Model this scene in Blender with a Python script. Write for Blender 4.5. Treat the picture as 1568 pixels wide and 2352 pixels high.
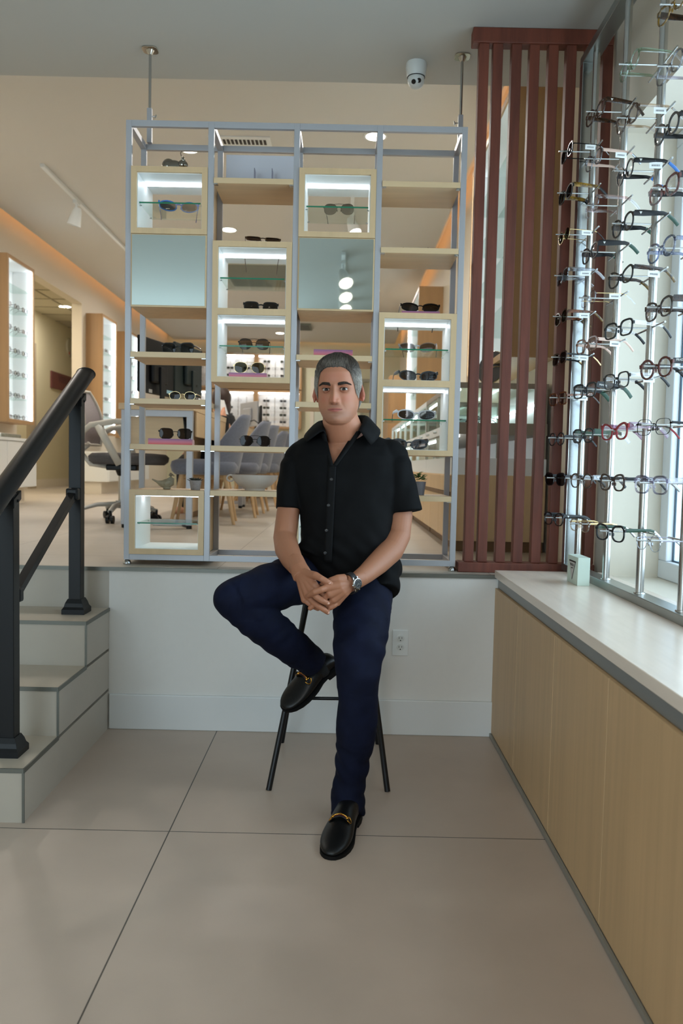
import bpy, bmesh, math, random
import numpy as np
from mathutils import Vector, Matrix, noise
random.seed(7)
for o in list(bpy.data.objects): bpy.data.objects.remove(o, do_unlink=True)
C = bpy.context.scene.collection
PI = math.pi
# ------------------------------------------------------------ camera
F_PX, CAM_H, ROLL = 1800.0, 1.17, 0.0215
PITCH = math.atan(104/1800)
cd = bpy.data.cameras.new('camera'); cam = bpy.data.objects.new('camera', cd); C.objects.link(cam)
cd.sensor_fit = 'VERTICAL'; cd.sensor_height = 36; cd.lens = F_PX/2352*36
cd.clip_start = .05; cd.clip_end = 200
r0 = Vector((1,0,0)); u0 = Vector((0, math.sin(PITCH), math.cos(PITCH))); fw = Vector((0, math.cos(PITCH), -math.sin(PITCH)))
rx = r0*math.cos(ROLL)+u0*math.sin(ROLL); ux = u0*math.cos(ROLL)-r0*math.sin(ROLL)
M = Matrix((rx, ux, -fw)).transposed().to_4x4(); M.translation = (0,0,CAM_H); cam.matrix_world = M
cd.dof.use_dof = True; cd.dof.focus_distance = 2.75; cd.dof.aperture_fstop = 3.8
bpy.context.scene.camera = cam
# ------------------------------------------------------------ world, daylight, exposure
sc = bpy.context.scene
sc.view_settings.view_transform = 'Standard'; sc.view_settings.look = 'None'; sc.view_settings.gamma = 1
sc.view_settings.use_curve_mapping = False; sc.view_settings.exposure = 0.0
w = bpy.data.worlds.new('daylight'); sc.world = w; w.use_nodes = True
bg = w.node_tree.nodes['Background']; bg.inputs[0].default_value = (.68,.87,1,1); bg.inputs[1].default_value = 5.2
def area(name, loc, rot, sx, sy, power, col=(1,1,1), portal=False, disk=False):
    l = bpy.data.lights.new(name, 'AREA'); l.shape = 'DISK' if disk else 'RECTANGLE'; l.size = sx
    if not disk: l.size_y = sy
    l.energy = power; l.color = col
    if portal: l.cycles.is_portal = True
    o = bpy.data.objects.new(name, l); o.location = loc; o.rotation_euler = rot; C.objects.link(o); return o
area('window_portal', (1.50,1.9,1.67), (0,PI/2,0), 2.0, 3.0, 1, portal=True)
area('storefront_portal', (-2.0,-3.05,1.4), (PI/2,0,0), 3.0, 2.6, 1, portal=True)
WARM = (1.0,.94,.86)
DOWN = []      # filled by the downlights' builder

# ------------------------------------------------------------ helpers
def un(px, py, Y=None, X=None, Z=None):
    """direction of a photo pixel met with a plane of the room: gives a real place"""
    x = px-784; y = py-1176
    u = x*math.cos(ROLL)+y*math.sin(ROLL); v = -x*math.sin(ROLL)+y*math.cos(ROLL)
    dx, dy, dz = u, F_PX*math.cos(PITCH)-v*math.sin(PITCH), -F_PX*math.sin(PITCH)-v*math.cos(PITCH)
    t = Y/dy if Y is not None else (X/dx if X is not None else (Z-CAM_H)/dz)
    return Vector((dx*t, dy*t, CAM_H+dz*t))
def lin(r,g,b):
    f = lambda c: (c/255/12.92) if c/255 <= .04045 else ((c/255+.055)/1.055)**2.4
    return (f(r), f(g), f(b), 1)
MATS = {}
def mat(name, rgb, rough=.5, metal=0, noisy=0, scale=8, stretch=(1,1,1), bump=0, emit=0, spec=None, coat=0, rgb2=None, trans=0, ior=1.45, sheen=0, attr=None, emitcol=None):
    if name in MATS: return MATS[name]
    m = bpy.data.materials.new(name); m.use_nodes = True; nt = m.node_tree; N = nt.nodes; L = nt.links
    p = N['Principled BSDF']; col = lin(*rgb)
    p.inputs['Base Color'].default_value = col; p.inputs['Roughness'].default_value = rough; p.inputs['Metallic'].default_value = metal
    if spec is not None: p.inputs['Specular IOR Level'].default_value = spec
    if coat: p.inputs['Coat Weight'].default_value = coat
    if sheen: p.inputs['Sheen Weight'].default_value = sheen
    if trans: p.inputs['Transmission Weight'].default_value = trans; p.inputs['IOR'].default_value = ior
    if emit:
        p.inputs['Emission Color'].default_value = lin(*(emitcol or rgb)); p.inputs['Emission Strength'].default_value = emit
    if noisy or bump or rgb2:
        tc = N.new('ShaderNodeTexCoord'); mp = N.new('ShaderNodeMapping'); mp.inputs['Scale'].default_value = stretch
        L.new(tc.outputs['Object'], mp.inputs['Vector'])
        n = N.new('ShaderNodeTexNoise'); n.inputs['Scale'].default_value = scale; n.inputs['Detail'].default_value = 6; n.inputs['Roughness'].default_value = .6
        L.new(mp.outputs['Vector'], n.inputs['Vector'])
        cr = N.new('ShaderNodeValToRGB'); cr.color_ramp.elements[0].position = .3; cr.color_ramp.elements[1].position = .7
        if rgb2: a, b = lin(*rgb2), col
        else:
            k = noisy; a = tuple(c*(1-k) for c in col[:3])+(1,); b = tuple(min(1,c*(1+k)) for c in col[:3])+(1,)
        cr.color_ramp.elements[0].color = a; cr.color_ramp.elements[1].color = b
        L.new(n.outputs['Fac'], cr.inputs['Fac']); L.new(cr.outputs['Color'], p.inputs['Base Color'])
        if bump:
            bn = N.new('ShaderNodeBump'); bn.inputs['Strength'].default_value = bump; bn.inputs['Distance'].default_value = .01
            L.new(n.outputs['Fac'], bn.inputs['Height']); L.new(bn.outputs['Normal'], p.inputs['Normal'])
    if attr:
        at = N.new('ShaderNodeAttribute'); at.attribute_name = attr; L.new(at.outputs['Color'], p.inputs['Base Color'])
    MATS[name] = m; return m
def clear_mat(name, rgb, opacity, rough=.02, gloss=.12, fk=.5):
    """thin glass sheet: tinted see-through with a mirror-like sheen that grows at grazing angles"""
    if name in MATS: return MATS[name]
    m = bpy.data.materials.new(name); m.use_nodes = True; nt = m.node_tree; N = nt.nodes; L = nt.links
    N.remove(N['Principled BSDF']); out = N['Material Output']
    tr = N.new('ShaderNodeBsdfTransparent'); c = lin(*rgb)
    tr.inputs[0].default_value = tuple(1-opacity+opacity*x for x in c[:3])+(1,)
    gl = N.new('ShaderNodeBsdfGlossy'); gl.inputs['Roughness'].default_value = rough
    lw = N.new('ShaderNodeLayerWeight'); lw.inputs[0].default_value = .25
    ma = N.new('ShaderNodeMath'); ma.operation = 'MULTIPLY_ADD'; ma.inputs[1].default_value = fk; ma.inputs[2].default_value = gloss*.4
    ma.use_clamp = True
    L.new(lw.outputs['Fresnel'], ma.inputs[0])
    mx = N.new('ShaderNodeMixShader'); L.new(ma.outputs[0], mx.inputs[0]); L.new(tr.outputs[0], mx.inputs[1]); L.new(gl.outputs[0], mx.inputs[2])
    L.new(mx.outputs[0], out.inputs[0]); MATS[name] = m; return m
def tile_mat(name, rgb, grout, ox, oy, sx, sy, gw=.004, rough=.42):
    """large-format porcelain tiles: mottled, with thin grout lines at world positions"""
    m = mat(name, rgb, rough, noisy=.07, scale=1.6, bump=.02); nt = m.node_tree; N = nt.nodes; L = nt.links; p = N['Principled BSDF']
    tc = N.new('ShaderNodeTexCoord'); sp = N.new('ShaderNodeSeparateXYZ'); L.new(tc.outputs['Object'], sp.inputs[0])
    outs = []
    for ax, o, s in ((0,ox,sx),(1,oy,sy)):
        a = N.new('ShaderNodeMath'); a.operation = 'SUBTRACT'; a.inputs[1].default_value = o; L.new(sp.outputs[ax], a.inputs[0])
        pp = N.new('ShaderNodeMath'); pp.operation = 'PINGPONG'; pp.inputs[1].default_value = s/2; 
        ad = N.new('ShaderNodeMath'); ad.operation = 'ADD'; ad.inputs[1].default_value = 0; L.new(a.outputs[0], ad.inputs[0])
        md = N.new('ShaderNodeMath'); md.operation = 'FLOORED_MODULO'; md.inputs[1].default_value = s; L.new(ad.outputs[0], md.inputs[0])
        L.new(md.outputs[0], pp.inputs[0])
        lt = N.new('ShaderNodeMath'); lt.operation = 'LESS_THAN'; lt.inputs[1].default_value = gw/2; L.new(pp.outputs[0], lt.inputs[0]); outs.append(lt)
    mxm = N.new('ShaderNodeMath'); mxm.operation = 'MAXIMUM'; L.new(outs[0].outputs[0], mxm.inputs[0]); L.new(outs[1].outputs[0], mxm.inputs[1])
    old = p.inputs['Base Color'].links[0].from_socket
    mix = N.new('ShaderNodeMix'); mix.data_type = 'RGBA'; L.new(mxm.outputs[0], mix.inputs[0]); L.new(old, mix.inputs[6]); mix.inputs[7].default_value = lin(*grout)
    # second, finer cloudiness
    n2 = N.new('ShaderNodeTexNoise'); n2.inputs['Scale'].default_value = 5; n2.inputs['Detail'].default_value = 8; L.new(tc.outputs['Object'], n2.inputs['Vector'])
    hv = N.new('ShaderNodeHueSaturation'); mr = N.new('ShaderNodeMapRange'); mr.inputs[3].default_value = .93; mr.inputs[4].default_value = 1.06
    L.new(n2.outputs['Fac'], mr.inputs[0]); L.new(mr.outputs[0], hv.inputs['Value']); L.new(mix.outputs[2], hv.inputs['Color'])
    L.new(hv.outputs[0], p.inputs['Base Color']); return m

def wm(o):
    m = Matrix.Identity(4)
    while o is not None: m = o.matrix_basis @ m; o = o.parent
    return m
class MB:
    def __init__(s): s.bm = bmesh.new()
    def bx(s, x0,x1,y0,y1,z0,z1, rot=None, piv=None):
        v = [Vector((x,y,z)) for x in (x0,x1) for y in (y0,y1) for z in (z0,z1)]
        if rot is not None:
            c = Vector(piv) if piv is not None else Vector(((x0+x1)/2,(y0+y1)/2,(z0+z1)/2)); v = [c+rot@(p-c) for p in v]
        b = [s.bm.verts.new(p) for p in v]
        for f in ((0,1,3,2),(4,6,7,5),(0,4,5,1),(2,3,7,6),(0,2,6,4),(1,5,7,3)): s.bm.faces.new([b[i] for i in f])
        return s
    def box(s, c, d, rot=None): return s.bx(c[0]-d[0]/2,c[0]+d[0]/2,c[1]-d[1]/2,c[1]+d[1]/2,c[2]-d[2]/2,c[2]+d[2]/2,rot)
    def loft(s, rings, cap=True, close=True):
        R = [[s.bm.verts.new(p) for p in r] for r in rings]; n = len(R[0])
        for a, b in zip(R, R[1:]):
            for i in range(n if close else n-1): s.bm.faces.new((a[i], a[(i+1)%n], b[(i+1)%n], b[i]))
        if cap and close: s.bm.faces.new(R[0][::-1]); s.bm.faces.new(R[-1])
        return s
    def tube(s, pts, r, seg=10, ref=None, flat=1.0, cap=True):
        """tube along points; r one radius, a list, or a list of (a, b) pairs with ref giving the a direction"""
        pts = [Vector(p) for p in pts]; n = len(pts); rr = r if isinstance(r, (list,tuple)) else [r]*n
        rings = []; prev = None
        for i, p in enumerate(pts):
            t = (pts[min(i+1,n-1)]-pts[max(i-1,0)]).normalized()
            if ref is not None: a = Vector(ref)
            elif prev is not None: a = prev
            else: a = Vector((0,0,1)) if abs(t.z) < .9 else Vector((1,0,0))
            a = (a-t*a.dot(t)).normalized(); prev = a; b = t.cross(a)
            q = rr[i]; ra, rb = q if isinstance(q, (list,tuple)) else (q, q*flat)
            rings.append([p+a*ra*math.cos(2*PI*k/seg)+b*rb*math.sin(2*PI*k/seg) for k in range(seg)])
        return s.loft(rings, cap)
    def cyl(s, p0, p1, r0, r1=None, seg=16): return s.tube([p0,p1], [r0, r0 if r1 is None else r1], seg)
    def ball(s, c, r, seg=16, n=10, rot=None):
        r = r if isinstance(r,(list,tuple)) else (r,r,r); c = Vector(c); rings = []
        for j in range(n+1):
            ph = PI*(.02+.96*j/n); z = -math.cos(ph); q = math.sin(ph)
            ring = [Vector((r[0]*q*math.cos(2*PI*k/seg), r[1]*q*math.sin(2*PI*k/seg), r[2]*z)) for k in range(seg)]
            rings.append([c+(rot@v if rot is not None else v) for v in ring])
        return s.loft(rings)
    def lathe(s, c, prof, seg=24, axis=(0,0,1)):
        c = Vector(c); a = Vector(axis).normalized(); e = (Vector((1,0,0)) if abs(a.x)<.9 else Vector((0,1,0))); e = (e-a*e.dot(a)).normalized(); f = a.cross(e)
        return s.loft([[c+a*h+(e*math.cos(2*PI*k/seg)+f*math.sin(2*PI*k/seg))*max(r,1e-5) for k in range(seg)] for r, h in prof])
    def prism(s, poly, o, e1, e2, e3, d):
        """polygon (u,v) on plane o+e1*u+e2*v, thickened by d along e3"""
        o, e1, e2, e3 = map(Vector, (o,e1,e2,e3))
        return s.loft([[o+e1*u+e2*v for u, v in poly], [o+e1*u+e2*v+e3*d for u, v in poly]])
    def quad(s, *p): s.bm.faces.new([s.bm.verts.new(q) for q in p]); return s
    def out(s, name, m=None, parent=None, smooth=False, bevel=0, local=False, seg=2):
        me = bpy.data.meshes.new(name); bmesh.ops.recalc_face_normals(s.bm, faces=s.bm.faces); s.bm.to_mesh(me); s.bm.free()
        if parent is not None and not local: me.transform(wm(parent).inverted())
        if m is not None:
            for q in (m if isinstance(m,(list,tuple)) else [m]): me.materials.append(q)
        o = bpy.data.objects.new(name, me); C.objects.link(o); o.parent = parent
        if smooth:
            for p in me.polygons: p.use_smooth = True
            if smooth == 'auto':
                try: me.set_sharp_from_angle(angle=math.radians(40))
                except Exception: pass
        if bevel:
            b = o.modifiers.new('bevel', 'BEVEL'); b.width = bevel; b.segments = seg; b.limit_method = 'ANGLE'
        return o
def T(name, label, cat, loc=(0,0,0), rotz=0, group=None):
    o = bpy.data.objects.new(name, None); C.objects.link(o); o.location = loc; o.rotation_euler = (0,0,rotz); o.empty_display_size = .05
    bpy.context.view_layer.update() if False else None
    o['label'] = label; o['category'] = cat
    if group: o['group'] = group
    return o
def tag(o, label, cat, group=None):
    o['label'] = label; o['category'] = cat
    if group: o['group'] = group
    return o
def S(o): o['kind'] = 'structure'; return o
def kids(o): return KID.get(o.name, [])
def dup(root, loc, rot=None, label=None, group=None):
    ch = [o for o in ALLKIDS(root)]
    r = root.copy(); C.objects.link(r); r.location = loc
    if rot is not None: r.rotation_euler = rot
    if label: r['label'] = label
    if group: r['group'] = group
    for c0 in ch:
        c = c0.copy(); C.objects.link(c); c.parent = r
        for g0 in ALLKIDS(c0):
            g = g0.copy(); C.objects.link(g); g.parent = c
    return r
def ALLKIDS(o): return list(o.children)
def text_obj(s, name, m, parent, origin, ex, ey, size, depth=.0006, align='CENTER'):
    """real letters: text turned into a mesh lying on the plane spanned by ex, ey"""
    cu = bpy.data.curves.new(name, 'FONT'); cu.body = s; cu.size = size; cu.extrude = depth/2; cu.align_x = align; cu.align_y = 'CENTER'
    t = bpy.data.objects.new(name+'_t', cu); C.objects.link(t)
    dg = bpy.context.evaluated_depsgraph_get(); me = bpy.data.meshes.new_from_object(t.evaluated_get(dg))
    bpy.data.objects.remove(t, do_unlink=True)
    ex = Vector(ex).normalized(); ey = Vector(ey).normalized(); ez = ex.cross(ey)
    mt = Matrix((ex,ey,ez)).transposed().to_4x4(); mt.translation = Vector(origin); me.transform(mt)
    if parent is not None: me.transform(wm(parent).inverted())
    me.materials.clear(); me.materials.append(m)
    o = bpy.data.objects.new(name, me); C.objects.link(o); o.parent = parent; return o
# ------------------------------------------------------------ shared materials
m_wall = mat('white_wall_paint', (226,222,216), .6, noisy=.01, scale=30)
m_wallw = mat('cream_wall_paint', (224,216,200), .6, noisy=.01, scale=30)
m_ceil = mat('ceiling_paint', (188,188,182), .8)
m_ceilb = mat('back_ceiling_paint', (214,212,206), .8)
m_floor = tile_mat('floor_tile', (188,169,153), (70,64,58), -.526, 2.43, 1.2, 1.2)
m_floor2 = tile_mat('upper_floor_tile', (182,172,158), (130,118,104), -.54, 5.6, 1.2, .6)
m_step = mat('step_tile', (182,172,158), .45, noisy=.05, scale=3)
m_trim = mat('grey_metal_edge', (112,112,104), .4, metal=.6)
m_maple = mat('maple', (214,184,142), .45, noisy=.07, scale=3.5, stretch=(6,6,.5))
m_mapleh = mat('maple_horizontal', (214,186,146), .45, noisy=.07, scale=3.5, stretch=(.6,6,6))
m_oak = mat('cabinet_oak', (196,162,120), .45, noisy=.08, scale=4, stretch=(8,8,.35))
m_oakt = mat('pale_counter_oak', (234,219,204), .26, noisy=.05, scale=4, stretch=(7,.5,7))
m_amber = mat('amber_oak_panel', (178,142,100), .45, noisy=.07, scale=3, stretch=(8,8,.4))
m_cedar = mat('red_brown_timber', (104,52,36), .55, noisy=.3, scale=5, stretch=(5,5,.5), bump=.15)
m_alu = mat('satin_grey_metal', (176,176,180), .42, metal=.3)
m_steel = mat('brushed_steel', (190,190,188), .25, metal=1)
m_black = mat('black_powder_coat', (15,16,18), .4, spec=.3)
m_white = mat('white_laminate', (232,236,236), .4)
m_led = mat('led_strip', (240,248,255), emit=9)
m_ledw = mat('warm_led_strip', (255,188,128), emit=7)
m_glassE = mat('green_glass_edge', (30,120,88), .15)
m_glass = clear_mat('clear_glass', (220,238,231), .35, gloss=.06, fk=.18)
m_mirror = mat('mirror_silver', (214,226,224), .02, metal=1)
m_winglass = clear_mat('window_glass', (235,245,250), .2, gloss=.1)
# ============================================================ THE SETTING
WX = 1.15; LX = -3.69; SZ = .711; SY = 3.39; FARY = 16.5; BZ = 3.72; FZ = 3.08
S(MB().bx(-3.9,1.6,-3.2,SY,-.1,0).out('floor', m_floor))
S(MB().bx(-5.3,WX+.2,SY,FARY+.3,SZ-.014,SZ).out('floor_upper', m_floor2))
S(MB().bx(-1.005,WX,SY,SY+.1,0,SZ-.014).out('wall_stage', m_wall))
S(MB().bx(LX-.2,-1.005,SY+.001,SY+.1,0,SZ-.014).out('wall_stage_left', m_step))
S(MB().bx(-1.0,.70,SY-.014,SY,0,.155).out('baseboard_back', mat('white_baseboard',(222,222,220),.35), bevel=.004))
S(MB().bx(LX,WX,SY-.006,SY+.012,SZ-.014,SZ+.002).out('trim_1', m_trim))
# right wall with its window opening (y .7-3.36, z .735-2.60)
rw = MB(); rw.bx(WX,WX+.3,-3.2,.7,0,FZ); rw.bx(WX,WX+.3,.7,3.37,0,.722); rw.bx(WX,WX+.3,.7,3.37,2.59,FZ); rw.bx(WX,WX+.3,3.37,FARY,0,BZ+.3)
S(rw.out('wall_right', m_wallw))
wf = MB()
for (y0,y1,z0,z1) in ((.7,3.37,.722,.80),(.7,3.37,2.53,2.59),(3.29,3.37,.80,2.53),(.7,.78,.80,2.53),(2.0,2.07,.80,2.53)): wf.bx(WX+.22,WX+.30,y0,y1,z0,z1)
wo = S(wf.out('window_1', mat('white_window_frame',(232,238,244),.35), bevel=.006))
g = MB().bx(WX+.255,WX+.261,.78,3.29,.80,2.53).out('window_pane', m_winglass, wo)
gk = MB()
for (y0,y1) in ((.78,2.0),(2.07,3.29)):
    for (a,b,c,d) in ((y0,y1,.80,.806),(y0,y1,2.524,2.53),(y0,y0+.006,.806,2.524),(y1-.006,y1,.806,2.524)): gk.bx(WX+.247,WX+.254,a,b,c,d)
gk.out('gasket', mat('blue_grey_gasket',(60,84,100),.5), wo)
# left wall: a long wall, with the opening into the corridor
lw = MB(); lw.bx(LX-.14,LX,-3.2,8.9,0,BZ+.3); lw.bx(LX-.14,LX,8.9,11.1,3.37,BZ+.3); lw.bx(LX-.14,LX,11.1,FARY,0,BZ+.3)
S(lw.out('wall_left', m_wallw))
S(MB().bx(-5.2,-5.05,6.5,FARY,SZ,BZ+.2).out('wall_corridor', mat('corridor_paint',(214,206,176),.6)))
S(MB().bx(-5.2,LX-.1,FARY-.6,FARY-.4,SZ,BZ+.2).out('wall_corridor_end', mat('corridor_paint',(214,206,176),.6)))
S(MB().bx(-5.2,LX-.1,6.3,6.5,SZ,BZ+.2).out('wall_corridor_front', mat('corridor_paint',(214,206,176),.6)))
S(MB().bx(-5.05,-5.035,6.5,FARY-.6,SZ,SZ+.14).out('baseboard_corridor', m_wallw))
S(MB().bx(-5.05,-4.99,12.55,12.8,SZ,3.05).out('trim_corridor', mat('taupe_jamb',(170,158,136),.5)))
cc = MB().bx(-5.2,LX-.14,6.4,FARY-.5,3.60,3.65)
S(cc.out('ceiling_corridor', mat('corridor_ceiling',(196,188,164),.8)))
gg = MB()
for y in np.arange(7,FARY-.6,.62): gg.bx(-5.05,LX-.14,y-.012,y+.012,3.592,3.6)
gg.bx(-4.45,-4.426,6.5,FARY-.6,3.591,3.599)
S(gg.out('trim_ceiling_grid', mat('ceiling_grid',(150,142,120),.7)))
S(MB().bx(-5.3,WX+.3,FARY,FARY+.2,SZ,BZ+.3).out('wall_far', mat('sage_cream_paint',(216,214,186),.6)))
# ceilings: low one over the entrance, high one over the shop with slots for the cove light
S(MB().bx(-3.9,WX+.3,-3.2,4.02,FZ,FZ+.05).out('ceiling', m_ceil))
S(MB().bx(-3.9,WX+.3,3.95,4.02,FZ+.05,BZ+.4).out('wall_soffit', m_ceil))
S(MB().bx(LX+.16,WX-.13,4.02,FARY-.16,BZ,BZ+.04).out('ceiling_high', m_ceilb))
S(MB().bx(LX-.1,WX+.1,4.02,FARY+.1,BZ+.26,BZ+.3).out('ceiling_cove', m_ceilb))
S(MB().bx(-3.9,WX+.3,-3.3,-3.2,2.75,FZ+.05).out('wall_front', m_wallw))
S(MB().bx(-3.9,-3.6,-3.3,-3.2,0,2.75).bx(-.5,WX+.3,-3.3,-3.2,0,2.75).out('wall_front_unseen_piers', m_wallw))  # unseen wall, right side closed up to cut the daylight from the storefront
sf = MB()
for x in (-3.58,-2.06,-.54): sf.bx(x-.03,x+.03,-3.28,-3.22,0,2.75)
sf.bx(-3.6,-.5,-3.28,-3.22,0,.08).bx(-3.6,-.5,-3.28,-3.22,2.69,2.75)
S(sf.out('window_2', m_black))
# cove LED tape, lying in the slot above the ceiling edge
def cove(x0,x1,y0,y1,label):
    t = T('cove_light', label, 'light', ((x0+x1)/2,(y0+y1)/2,BZ+.05), group='warm cove lights around the shop ceiling')
    MB().bx(x0,x1,y0,y1,BZ+.041,BZ+.052).out('led_tape', m_ledw, t); return t
cove(LX+.17,LX+.20,4.3,FARY-.2,'warm cove light strip along the left shop wall above the wall displays')
cove(WX-.17,WX-.14,4.3,FARY-.2,'warm cove light strip along the right shop wall above the wall displays')
cove(LX+.3,WX-.3,FARY-.21,FARY-.18,'warm cove light strip across the far shop wall')
# ------------------------------------------------------------ staircase
st = T('staircase', 'tiled staircase of pale grey beige steps below the black handrail', 'stairs', (-1.6,3.0,0))
RISE, TR = .1777, .3075
for i in range(3):
    z = RISE*(i+1); y0 = SY-TR*(3-i)
    MB().bx(-2.6,-1.005,y0,SY-.002,z-RISE,z-.012).out('step', m_step, st)
    MB().bx(-2.6,-1.005,y0,y0+TR+(.0),z-.012,z).out('tread', mat('tread_tile',(190,176,158),.4,noisy=.05,scale=3), st)
    n = MB().bx(-2.6,-1.003,y0-.003,y0+.001,z-.014,z+.001); n.bx(-1.006,-1.001,y0,y0+TR,z-.014,z+.001); n.bx(-1.009,-1.001,y0-.003,y0+.001,z-RISE,z-.014)
    n.out('nosing', m_trim, st)
# ------------------------------------------------------------ stair railing
rl = T('stair_railing', 'black metal handrail on two square posts at the staircase edge', 'railing', (-1.1,3.0,0))
RX = -1.105
def railz(y): return 1.475+.578*(y-3.26)
dirv = Vector((0,1,.578)).normalized()
rp = [Vector((RX,y,railz(y))) for y in (1.7,2.2,2.7,3.2,3.375)]
MB().tube(rp, [(.028,.040)]*5, 20, ref=(0,-.578,1)).out('handrail', m_black, rl, smooth='auto')
e = rp[-1]; MB().tube([e, e+dirv*.004, e+dirv*.008],[(.030,.042),(.030,.042),(.02,.032)],20,ref=(0,-.578,1)).out('end_cap', mat('black_plastic',(14,14,15),.4), rl, smooth='auto')
PO = ((3.265,RISE*3),(2.60,RISE))
for y, zb in PO:
    p = MB().bx(RX-.025,RX+.025,y-.025,y+.025,zb+.01,railz(y)-.035).out('post', m_black, rl, bevel=.002)
    b = MB(); q = [(.047,0),(.047,.02),(.040,.03),(.036,.045),(.028,.062)]
    b.loft([[Vector((RX+sx*r,y+sy*r,zb+h)) for sx,sy in ((-1,-1),(1,-1),(1,1),(-1,1))] for r,h in q]).out('post_base', m_black, p)
    k = MB(); k.prism([(-.03,-.03),(.03,0),(.03,.03),(-.03,.0)],(RX+.012,y,railz(y)-.055),(0,1,0),(0,0,1),(1,0,0),.018); k.cyl((RX+.028,y,railz(y)-.06),(RX+.034,y,railz(y)-.06),.005)
    k.out('rail_bracket', m_black, p, bevel=.002)
ya, yb = 3.24, 2.625
lr = lambda y: 1.045+.56*(y-3.24)
MB().tube([(RX,yb,lr(yb)),(RX,ya,lr(ya))],.021,4,ref=(1,0,1)).out('lower_rail', m_black, rl)
for y in (ya-.02,yb+.02): MB().box((RX,y,lr(y)),(.05,.04,.05)).out('lower_rail_bracket', m_black, rl, bevel=.008)
# ------------------------------------------------------------ outlet
ot = un(919,1476,Y=SY); op = T('wall_outlet','white double power outlet low on the wall behind the stool','outlet',(ot.x,SY,ot.z))
MB().box((ot.x,SY-.003,ot.z),(.07,.006,.114)).out('cover_plate', mat('outlet_plastic',(226,226,222),.35), op, bevel=.003)
for s in (.0195,-.0195):
    MB().tube([(ot.x,SY-.005,ot.z+s),(ot.x,SY-.009,ot.z+s)],[(.0135,.017)]*2,20,ref=(0,0,1)).out('socket', mat('outlet_plastic2',(214,214,208),.35), op, smooth='auto')
    MB().box((ot.x-.006,SY-.0095,ot.z+s+.003),(.002,.001,.008)).box((ot.x+.006,SY-.0095,ot.z+s+.003),(.002,.001,.007)).cyl((ot.x,SY-.0095,ot.z+s-.008),(ot.x,SY-.010,ot.z+s-.008),.0025).out('slots', m_black, op)
# ------------------------------------------------------------ counter cabinets + worktop
TOPZ = .735
MB().bx(.672,WX,.2,SY,TOPZ-.032,TOPZ).out('worktop', m_oakt, bevel=.002)
tag(bpy.data.objects['worktop'],'long pale wooden worktop under the window eyewear rack','worktop')
seams = [SY,2.94,2.43,1.93,1.43,.93]
ll = ['against the back wall','second from the back wall','third from the back wall','nearest whole one to the viewer','closest to the viewer, mostly out of frame']
for i in range(5):
    y1, y0 = seams[i], seams[i+1]
    c = T('cabinet','light oak base cabinet under the window worktop, '+ll[i],'cabinet',(.9,(y0+y1)/2,0),group='base cabinets under the window worktop')
    MB().bx(.70,WX,y0,y1,.02,TOPZ-.032).out('body', m_oak, c)
    MB().bx(.676,.70,y0+.002,y1-.002,.02,TOPZ-.078).out('door', m_oak, c, bevel=.001)
    MB().bx(.688,.70,y0,y1,TOPZ-.076,TOPZ-.033).out('finger_channel', mat('grey_channel',(150,152,150),.4,metal=.5), c)
    MB().bx(.668,.676,y0,y1,.002,.018).out('base_strip', mat('grey_base_strip',(150,148,140),.4,metal=.4), c)
# ------------------------------------------------------------ slat screen
ss = T('slat_screen','red-brown timber slat screen standing between the grey shelf and the window','screen',(.85,3.53,SZ))
MB().bx(.525,1.135,3.50,3.56,FZ-.065,FZ).out('top_rail', m_cedar, ss, bevel=.004)
MB().bx(.525,1.135,3.48,3.57,SZ,SZ+.045).out('bottom_rail', m_cedar, ss, bevel=.004)
for i,xc in enumerate((.5755,.636,.717,.795,.877,.955,1.04,1.114)):
    x = xc-.0215; MB().bx(x,x+.043,3.505,3.552,SZ+.045,FZ-.065).out('slat', m_cedar, ss, bevel=.003)
# ------------------------------------------------------------ ceiling camera
cp = un(956,146,Z=FZ); sc_ = T('security_camera','white dome security camera fixed to the ceiling','security camera',(cp.x,cp.y,FZ))
m_cw = mat('camera_white',(214,218,216),.35)
MB().lathe((cp.x,cp.y,FZ),[(.048,0),(.05,-.02),(.044,-.055),(.036,-.075)],28).out('housing', m_cw, sc_, smooth='auto')
cb = Vector((cp.x,cp.y-.002,FZ-.078)); MB().ball(cb,.040,24,16).out('eyeball', m_cw, sc_, smooth=True)
d = Vector((-.05,-.9,-.5)).normalized()
for dx, dz in ((-.012,-.003),(.013,.003)):
    s_ = Vector((1,0,0)); q = cb+d*.036+s_*dx+Vector((0,0,dz)); MB().cyl(q-d*.006,q+d*.0045,.0105).out('lens', mat('lens_black',(10,10,12),.1), sc_, smooth='auto')
MB().tube([cb+Vector((.041*math.cos(a),.041*math.sin(a)-.0,.012)) for a in np.linspace(0,2*PI,24)],.0018,6).out('seam_ring', m_black, sc_)
# ------------------------------------------------------------ lights in the ceiling
m_lamp = mat('lamp_glow',(255,244,222),emit=14)
def downlight(x,y,z,label,power,r=.075):
    t = T('downlight',label,'ceiling light',(x,y,z),group='recessed downlights')
    MB().lathe((x,y,z),[(r+.018,0),(r+.016,-.006),(r,-.006),(r,0)],28).out('trim_ring', m_white, t, smooth='auto')
    MB().cyl((x,y,z-.001),(x,y,z-.005),r,r,24).out('lamp', m_lamp, t)
    if power: area('downlight_beam',(x,y,z-.03),(0,0,0),.22,.22,power,WARM,disk=True)
downlight(-1.30,6.52,BZ,'recessed round downlight nearest the grey shelf, seen above the top left lit box',23)
downlight(-1.29,8.69,BZ,'recessed round downlight seen in the second shelf column above the pink block',23)
downlight(-1.26,15.3,BZ,'small far recessed downlight seen inside the lit box of the second column',23)
downlight(.40,11.5,BZ,'recessed downlight on the right half of the shop ceiling',23)
downlight(-4.43,12.53,3.6,'round downlight in the corridor grid ceiling beyond the left opening',16,.09)
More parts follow.
